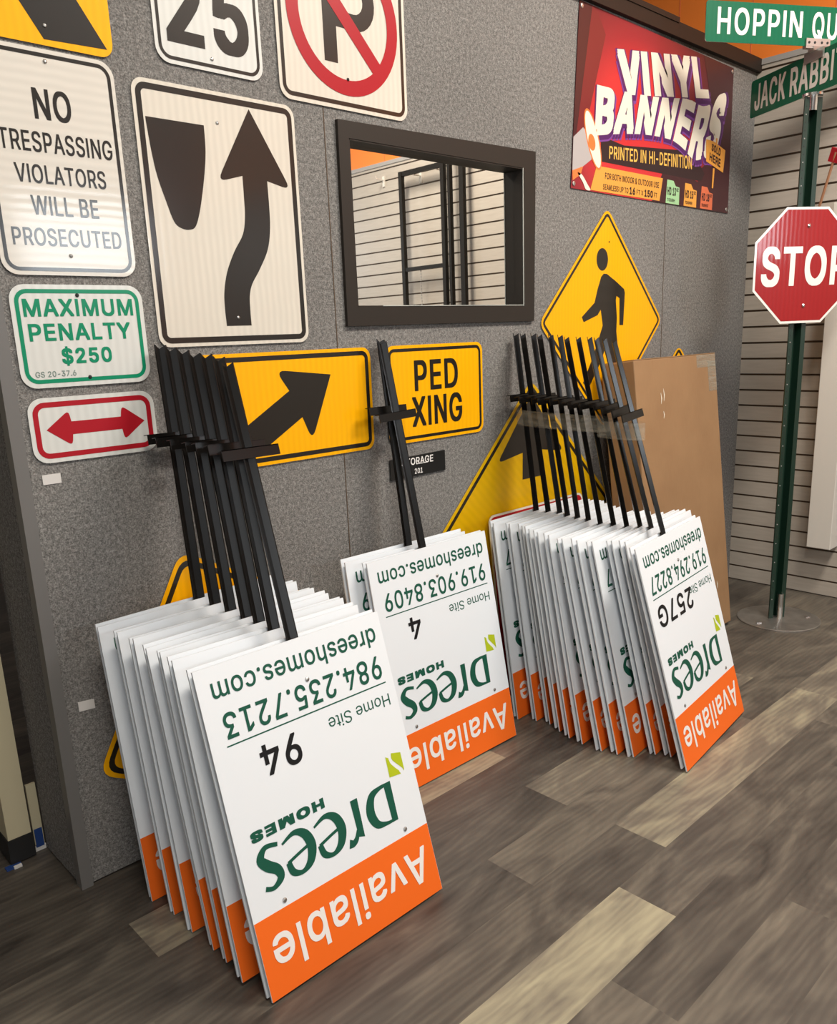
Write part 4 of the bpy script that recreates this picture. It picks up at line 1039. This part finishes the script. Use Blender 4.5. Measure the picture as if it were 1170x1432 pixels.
def child(name, me, parent, loc=(0, 0, 0)):
    o = bpy.data.objects.new(name, me)
    COL.objects.link(o)
    o.parent = parent
    o.location = loc
    return o
def yard_sign(C, T, yaw, label, group, phone='g', number=None, rs=0.0, roll=None):
    C, T = Vector(C), Vector(T)
    u = (T - C).normalized()
    x = Vector((math.cos(math.radians(yaw)), math.sin(math.radians(yaw)), 0))
    a = math.asin(u.dot(x))                      # sideways lean of the stake
    roll = 0.2 * a if roll is None else math.radians(roll)
    u = (u - x * u.dot(x)).normalized()
    u = (u * math.cos(roll) + x * math.sin(roll)).normalized()
    x = (x - u * x.dot(u)).normalized()
    y = u.cross(x)
    mw = Matrix(((x.x, y.x, u.x, C.x), (x.y, y.y, u.y, C.y), (x.z, y.z, u.z, 0), (0, 0, 0, 1)))
    low = min((mw @ Vector((sx * PW / 2, yy_, 0))).z for sx in (-1, 1) for yy_ in (YF, 0.010))
    mw.translation.z -= low
    r = tag(empty('yard_sign', mw=mw), label, 'sign', group)
    p = child('panel', meshes['front'], r)
    dx, dz = RND.uniform(-0.004, 0.004), RND.uniform(0.0, 0.010)
    child('panel', meshes['back'], r, (dx, 0, dz))
    child('stake', meshes['stake'], r).rotation_euler.y = a - roll
    child('crossbar', meshes['bar'], r, (RND.uniform(-0.008, 0.008), 0, rs)).rotation_euler.y = a - roll
    child('orange_band', meshes['band'], p)
    child('available_text', meshes['avail'], p)
    child('green_lettering', meshes[phone], p)
    child('leaf_logo', meshes['leaf'], p)
    if number:
        child('site_number', meshes[number], p)
    for U, V in ((0.070, 0.533), (0.426, 0.534), (0.242, 0.098)):
        q_ = up(U, V)
        child('bolt', meshes['bolt'], p, (q_[0], 0, q_[1]))
    return r
meshes['g94'] = green_text('984.235.7213'); meshes['n94'] = num_text('94', 0.299, 0.403)
meshes['g4'] = green_text('919.903.8409'); meshes['n4'] = num_text('4', 0.341, 0.391)
meshes['g257'] = green_text('919.294.8227'); meshes['n257'] = num_text('257G', 0.200, 0.462)
meshes['g'] = meshes['g257']
ORD = ['second', 'third', 'fourth', 'fifth', 'sixth', 'seventh', 'eighth', 'ninth', 'tenth', 'eleventh']
G1, G2, G3 = 'yard signs in the left stack', 'yard signs in the middle stack', 'yard signs in the right stack'
left = [(0.356, -0.172, 0, 0.370, -0.020, 1.363), (0.371, -0.260, 0, 0.375, -0.064, 1.354), (0.370, -0.352, 0, 0.383, -0.108, 1.356), (0.376, -0.440, 0, 0.386, -0.153, 1.349),
        (0.375, -0.500, 0, 0.392, -0.197, 1.349), (0.366, -0.582, 0, 0.399, -0.241, 1.340), (0.383, -0.671, 0, 0.390, -0.285, 1.343)]
for i, (cx, cy, yw, tx, ty, tz) in enumerate(left):
    n = len(left) - 1 - i
    lb = ('upside-down white and orange yard sign numbered 94 at the front of the left stack' if n == 0 else
          'upside-down yard sign at the back of the left stack, nearest the grey wall' if i == 0 else
          'upside-down white and orange yard sign, %s from the front of the left stack' % ORD[n - 1])
    yard_sign((cx, cy, 0), (tx, ty, tz), yw, lb, G1, 'g94', 'n94' if n == 0 else None, rs=0.003 * i, roll=(-0.7, -0.4, 0.3, -0.3, 0.4, 0.8, 0.1)[i])
mid = [(1.082, -0.215, -1.0, 1.094, -0.020, 1.335), (1.130, -0.288, -1.4, 1.076, -0.045, 1.352)]
for i, (cx, cy, yw, tx, ty, tz) in enumerate(mid):
    lb = ('upside-down white and orange yard sign numbered 4 at the front of the middle pair' if i == 1 else
          'upside-down yard sign standing behind the number 4 sign in the middle pair')
    yard_sign((cx, cy, 0), (tx, ty, tz), yw, lb, G2, 'g4', 'n4' if i == 1 else None, rs=0.012 * (i == 0))
right = [(1.738, -0.210, 2.0, 1.736, -0.020, 1.355), (1.772, -0.265, 2.4, 1.724, -0.060, 1.361), (1.783, -0.316, 2.7, 1.730, -0.100, 1.369), (1.762, -0.372, 3.1, 1.719, -0.140, 1.347),
         (1.745, -0.424, 3.5, 1.731, -0.180, 1.340), (1.739, -0.480, 3.8, 1.727, -0.220, 1.351), (1.741, -0.552, 4.2, 1.713, -0.260, 1.329), (1.756, -0.602, 4.5, 1.718, -0.300, 1.345),
         (1.776, -0.648, 4.9, 1.722, -0.340, 1.350), (1.838, -0.688, 5.3, 1.705, -0.380, 1.336), (1.856, -0.732, 5.6, 1.698, -0.420, 1.317), (1.807, -0.813, 6.0, 1.687, -0.462, 1.317)]
for i, (cx, cy, yw, tx, ty, tz) in enumerate(right):
    n = len(right) - 1 - i
    lb = ('upside-down white and orange yard sign numbered 257G at the front of the right stack' if n == 0 else
          'upside-down yard sign at the back of the right stack, nearest the grey wall' if i == 0 else
          'upside-down white and orange yard sign, %s from the front of the right stack' % ORD[n - 1])
    yard_sign((cx, cy, 0), (tx, ty, tz), yw, lb, G3, 'g257', 'n257' if n == 0 else None, rs=-0.006 * max(0, i - 8))

# clear tape wound round the stakes of the right stack
def tape(pts, z_, hgt, label):
    c = curve(pts, 5, True)
    n = len(c)
    mb = MB()
    mb.add([(p[0], p[1], z_ - hgt / 2 + 0.02 * p[1]) for p in c] + [(p[0], p[1], z_ + hgt / 2 + 0.02 * p[1]) for p in c], [(i, (i + 1) % n, n + (i + 1) % n, n + i) for i in range(n)], M['clear_tape'])
    return tag(mb.build('packing_tape'), label, 'tape')
tape([(1.696, -0.405), (1.685, -0.28), (1.695, -0.10), (1.715, -0.045), (1.752, -0.045), (1.768, -0.10), (1.760, -0.28), (1.765, -0.405), (1.74, -0.425)], 1.060, 0.055, 'clear packing tape wound round the rear stakes of the right stack')
tape([(1.692, -0.545), (1.685, -0.49), (1.690, -0.42), (1.715, -0.395), (1.75, -0.42), (1.765, -0.49), (1.748, -0.545), (1.72, -0.566)], 1.045, 0.055, 'clear packing tape wound round the front stakes of the right stack')

# white sign with a red border on the floor behind the right stack
s = empty('red_border_sign', mw=Matrix.Translation((1.868, -0.085, 0.0)) @ Matrix.Rotation(math.radians(-5.6), 4, 'X'))
tag(s, 'white sign with red border leaning low on the wall behind the right stack', 'sign')
s['_o'] = (0.0, 0.0)
plate(s, rrect(-0.292, 0.292, 0.0, 0.712, 0.03), M['sign_white'])
flatpart(s, 'border', Y1, M['sign_red'], rings=[border(-0.292, 0.292, 0.0, 0.712, 0.008, 0.026, 0.03)])

# ================================================================== cardboard box
BX0, BX1, BH, BD = 2.236, 2.895, 1.243, 0.15
s = empty('cardboard_box', mw=Matrix.Translation((2.565, -0.345, 0.0)) @ Matrix.Rotation(math.radians(-6.7), 4, 'X'))
tag(s, 'tall flat brown cardboard box leaning on the wall beside the right stack', 'box')
hw = (BX1 - BX0) / 2
mb = MB(); mb.box(-hw, hw, 0.0, BD, 0.018, BH, M['cardboard'])
bx = mb.build('body', s)
bv = bx.modifiers.new('bevel', 'BEVEL'); bv.width = 0.004; bv.segments = 2
mb = MB()
mb.box(-hw + 0.003, hw - 0.003, -0.0006, 0.074, BH, BH + 0.003, M['cardboard'])
mb.box(-hw + 0.003, hw - 0.003, 0.077, BD, BH, BH + 0.003, M['cardboard'])
mb.build('flap', s)
mb = MB(); mb.box(hw - 0.0006, hw + 0.0008, 0.06, 0.09, 0.02, BH, M['card_dark'])
mb.build('side_seam', s)
mb = MB()
mb.box(0.16, hw - 0.004, -0.0010, 0.0, BH - 0.055, BH - 0.002, M['clear_tape'])
mb.box(hw - 0.075, hw - 0.004, -0.0012, 0.0, BH - 0.16, BH - 0.03, M['clear_tape'])
mb.build('tape_strip', s)
mb = MB()
for x, z, l in ((-0.150, 1.06, 0.045), (-0.128, 1.07, 0.05), (-0.138, 1.00, 0.03), (0.215, 0.20, 0.035)):
    mb.strip([(x, z), (x + 0.006, z + l * 0.5), (x + 0.002, z + l)], [0.002, 0.006, 0.002], -0.0008, M['b_cream'])
mb.build('torn_scuff', s)

# ================================================================== street sign post
PXc, PYc = 3.10, -0.46
base_rot = math.radians(-32)
def local(yaw_deg, z=0.0, fwd=0.0):
    a = math.radians(yaw_deg)
    x = Vector((math.cos(a), math.sin(a), 0)); y = Vector((-math.sin(a), math.cos(a), 0))
    o_ = Vector((PXc, PYc, z)) - y * fwd
    return Matrix(((x.x, y.x, 0, o_.x), (x.y, y.y, 0, o_.y), (0, 0, 1, o_.z), (0, 0, 0, 1)))
s = tag(empty('sign_post', mw=local(-32)), 'dark green steel sign post on a round metal base plate', 'post')
mb = MB()
n = 48
ring = [(0.182 * math.cos(2 * PI * i / n), 0.182 * math.sin(2 * PI * i / n)) for i in range(n)]
v = [(p[0] + 0.01, p[1] - 0.01, 0.0) for p in ring] + [(p[0] + 0.01, p[1] - 0.01, 0.005) for p in ring] + [(p[0] * 0.985 + 0.01, p[1] * 0.985 - 0.01, 0.0065) for p in ring]
mb.add(v, [tuple(range(2 * n, 3 * n)), tuple(reversed(range(n)))] + [(k * n + i, k * n + (i + 1) % n, (k + 1) * n + (i + 1) % n, (k + 1) * n + i) for k in range(2) for i in range(n)], M['brushed'])
mb.build('base_plate', s)
# hat channel, open side away from the room
hat = [(-0.040, 0.018), (-0.022, 0.018), (-0.016, -0.018), (0.016, -0.018), (0.022, 0.018), (0.040, 0.018), (0.040, 0.022), (0.019, 0.022), (0.013, -0.014), (-0.013, -0.014), (-0.019, 0.022), (-0.040, 0.022)]
hat = [(p[0], -p[1]) for p in hat]         # flanges towards the room
mb = MB()
mb.sweep([(-p[0], p[1]) for p in hat], (0, 0.012, 0.0065), (0, 0.012, 2.235), (0, 1, 0), M['post_green'])
for k in range(72):
    z = 0.10 + k * 0.03
    mb.dome((-0.031, -0.0104, z), 0.0028, 0.0004, M['hole'] if k % 3 else M['grey_strip'], 6)
mb.build('channel', s)
mb = MB(); mb.tube((0.012, -0.012, 0.006), (0.012, -0.012, 0.125), 0.014, M['chrome'], 16)
mb.build('stub_tube', s)
for sx in (-0.12, 0.135):
    MB().box(sx - 0.012, sx + 0.012, -0.055, -0.045, 0.0065, 0.012, M['chrome']).build('base_bolt', s)
mb = MB()
mb.tube((0, 0.0, 2.185), (0, 0.0, 2.242), 0.020, M['chrome'], 20)
mb.tube((0, 0.0, 2.238), (0, 0.0, 2.2475), 0.040, M['chrome'], 24)
mb.build('cap_bracket', s)
# blades
s = tag(empty('street_name_sign', mw=local(-118, 2.248)), 'green JACK RABBIT street name blade on top of the sign post', 'sign')
mb = MB(); mb.prism(rrect(-0.39, 0.39, 0.0, 0.152, 0.012), -0.0015, 0.0015, M['street_green'], M['alu']); mb.build('blade', s)
mb = MB(); text_in(mb, 'JACK', -0.362, -0.165, 0.024, 0.132, -0.0022, M['stop_white'], (0.026, 0.014)); text_in(mb, 'RABBIT', -0.137, 0.165, 0.024, 0.132, -0.0022, M['stop_white'], (0.026, 0.014)); mb.build('lettering', s)
s = tag(empty('cross_bracket', mw=local(-30, 2.392)), 'grey metal cross bracket clamped between the two green street blades', 'bracket')
mb = MB()
for k in (-1, 1):
    a, c = sorted((k * 0.003, k * 0.011))
    mb.box(-0.055, 0.055, a, c, 0.024, 0.054, M['alu'])
    mb.box(a, c, -0.055, 0.055, -0.024, 0.012, M['zinc'])
mb.box(-0.055, 0.055, -0.011, 0.011, 0.019, 0.026, M['alu'])
mb.box(-0.011, 0.011, -0.055, 0.055, 0.0095, 0.014, M['zinc'])
mb.box(-0.024, 0.024, -0.018, 0.018, 0.010, 0.024, M['zinc'])
mb.build('body', s)
for x in (-0.042, -0.016, 0.016, 0.042):
    MB().dome((x, -0.011, 0.039), 0.005, 0.003, M['hole']).build('screw', s)
s = tag(empty('street_name_sign', mw=local(-30, 2.420)), 'green HOPPIN QU street name blade crossing above the JACK RABBIT blade', 'sign')
mb = MB(); mb.prism(rrect(-0.50, 0.50, 0.0, 0.142, 0.012), -0.0015, 0.0015, M['street_green'], M['alu']); mb.build('blade', s)
mb = MB(); text_in(mb, 'HOPPIN', -0.450, -0.072, 0.027, 0.122, -0.0022, M['stop_white'], (0.018, 0.012), 1.06); text_in(mb, 'QU', -0.026, 0.090, 0.018, 0.122, -0.0022, M['stop_white'], (0.018, 0.012), 1.06); mb.build('lettering', s)
# stop sign
s = tag(empty('stop_sign', mw=local(-33, 1.583, 0.022)), 'red octagonal STOP sign with white border on the green sign post', 'sign')
ap = 0.2335
def octo(a):
    return [(a / math.cos(PI / 8) * math.cos(PI / 8 + k * PI / 4), a / math.cos(PI / 8) * math.sin(PI / 8 + k * PI / 4)) for k in range(8)]
mb = MB(); mb.prism(octo(ap), -0.003, 0.0, M['stop_white'], M['alu']); mb.build('panel', s)
mb = MB(); mb.flat(octo(ap - 0.010), -0.0036, M['stop_red']); mb.build('red_field', s)
mb = MB(); text_in(mb, 'STOP', -0.199, 0.205, -0.082, 0.080, -0.0042, M['stop_white'], (0.026, 0.018)); mb.build('lettering', s)
for z in (0.160, -0.161):
    MB().dome((0.008, -0.0042, z), 0.008, 0.006, M['chrome']).build('bolt', s)

# white display column on the slat wall
o = MB()
o.box(-0.10, 0.0, -0.112, 0.0, 0.0, 1.60, M['display_white'])
o = o.build('display_column', loc=(XC, -0.435, 0.268))
bv = o.modifiers.new('bevel', 'BEVEL'); bv.width = 0.003; bv.segments = 2
tag(o, 'white square display column fixed to the slat wall behind the STOP sign', 'column')
# thin stick with red end
s = tag(empty('red_tipped_stick', (3.44, -0.325, 1.80)), 'thin wooden stick with a red end above the STOP sign', 'stick')
mb = MB(); mb.tube((0.115, 0.0, 0.0), (0.012, -0.112, 0.275), 0.006, M['wood'], 8); mb.build('stick', s)
mb = MB(); mb.sweep([(-0.022, -0.006), (0.022, -0.006), (0.022, 0.006), (-0.022, 0.006)], (0.026, -0.096, 0.238), (0.010, -0.116, 0.290), (1, 0, 0), M['sign_red']); mb.build('red_end', s)

# ================================================================== front of the shop, seen in the mirror
s = tag(empty('display_frame', (3.50, -2.15, 0)), 'black metal display frame against the slat wall reflected in the mirror', 'rack')
mb = MB(); mb.box(-0.015, 0.015, -0.235, -0.205, 0, 2.45, M['rack_black']); mb.build('upright', s)
mb = MB(); mb.box(-0.015, 0.015, 0.165, 0.195, 0, 2.45, M['rack_black']); mb.build('upright', s)
mb = MB(); mb.box(-0.012, 0.012, -0.21, 0.17, 2.42, 2.45, M['rack_black']); mb.build('rail', s)
mb = MB(); mb.box(-0.012, 0.012, -0.21, 0.17, 1.80, 1.825, M['rack_black']); mb.build('rail', s)
mb = MB(); mb.box(-0.012, 0.012, -0.21, 0.17, 0.40, 0.425, M['rack_black']); mb.build('rail', s)
mb = MB()
for k in range(60):
    mb.box(-0.003, 0.003, -0.063, -0.057, 1.80 - 0.02 * k - 0.013, 1.80 - 0.02 * k, M['grey_strip'])
mb.build('chain', s)
s = tag(empty('display_frame', (3.50, -1.86, 0)), 'narrow black display frame with paired uprights reflected right in the mirror', 'rack')
mb = MB(); mb.box(-0.015, 0.015, -0.062, -0.04, 0, 2.75, M['rack_black']); mb.build('upright', s)
mb = MB(); mb.box(-0.015, 0.015, 0.04, 0.078, 0, 2.75, M['rack_black']); mb.build('upright', s)
mb = MB(); mb.box(-0.012, 0.012, -0.05, 0.06, 2.70, 2.72, M['rack_black']); mb.build('rail', s)
for y, z, lb in ((-2.63, 2.40, 'white hook on the slat wall, leftmost of the three in the mirror'), (-2.25, 2.37, 'white hook on the slat wall, middle of the three in the mirror'), (-2.03, 2.37, 'white hook on the slat wall, rightmost of the three in the mirror')):
    mb = MB()
    mb.box(-0.008, 0.0, -0.012, 0.012, 0.0, 0.07, M['display_white'])
    mb.tube((-0.006, 0, 0.045), (-0.070, 0, 0.045), 0.004, M['display_white'], 8)
    mb.tube((-0.070, 0, 0.045), (-0.078, 0, 0.065), 0.004, M['display_white'], 8)
    tag(mb.build('wall_hook', loc=(XC, y, z)), lb, 'hook', 'hooks on the slat wall')

o = MB()
o.box(3.02, XC, -5.75, -5.55, 0, 3.4, M['orange_wall'])
o.box(-3.2, 3.02, -5.75, -5.65, 0, 3.6, M['grey_strip'])
struct(o.build('wall_front'))
o = MB(); o.box(-3.3, -3.2, -5.75, 5, 0, 3.6, M['grey_strip']); struct(o.build('wall_left'))
o = MB(); o.box(-3.3, XC, -5.75, 5, 3.6, 3.7, M['display_white']); struct(o.build('ceiling'))
o = MB(); o.box(-3.3, XC, 4.9, 5.0, 0, 3.6, M['grey_strip']); struct(o.build('wall_far'))

# ================================================================== left edge: cream steel column and its foot plate
s = tag(empty('steel_column', (-0.066, 0.272, 0)), 'cream painted steel column with black and blue tape at its foot', 'column')
mb = MB(); mb.box(-0.030, 0.030, -0.030, 0.060, 0.05, 3.2, M['cream']); mb.build('shaft', s)
mb = MB(); mb.box(-0.033, 0.033, -0.033, 0.063, 0.004, 0.075, M['tape_black']); mb.build('black_tape', s)
mb = MB()
mb.box(-0.050, -0.010, -0.050, -0.030, 0.0, 0.004, M['tape_blue']); mb.box(-0.032, -0.012, -0.054, -0.046, 0.0, 0.007, M['paper'])
mb.build('blue_tape', s)
s = tag(empty('foot_plate', (-0.013, 0.262, 0)), 'short cream metal plate with blue tape beside the wall end', 'plate')
mb = MB(); mb.box(-0.014, 0.011, -0.004, 0.004, 0.02, 0.205, M['cream']); mb.build('plate', s)
mb = MB(); mb.box(-0.012, 0.009, -0.0055, 0.0, 0.012, 0.068, M['tape_blue']); mb.build('blue_tape', s)
mb = MB(); mb.box(-0.016, 0.013, -0.0045, 0.0045, 0.0, 0.014, M['paper']); mb.build('white_edge', s)

for o in bpy.data.objects:
    if '_o' in o:
        del o['_o']
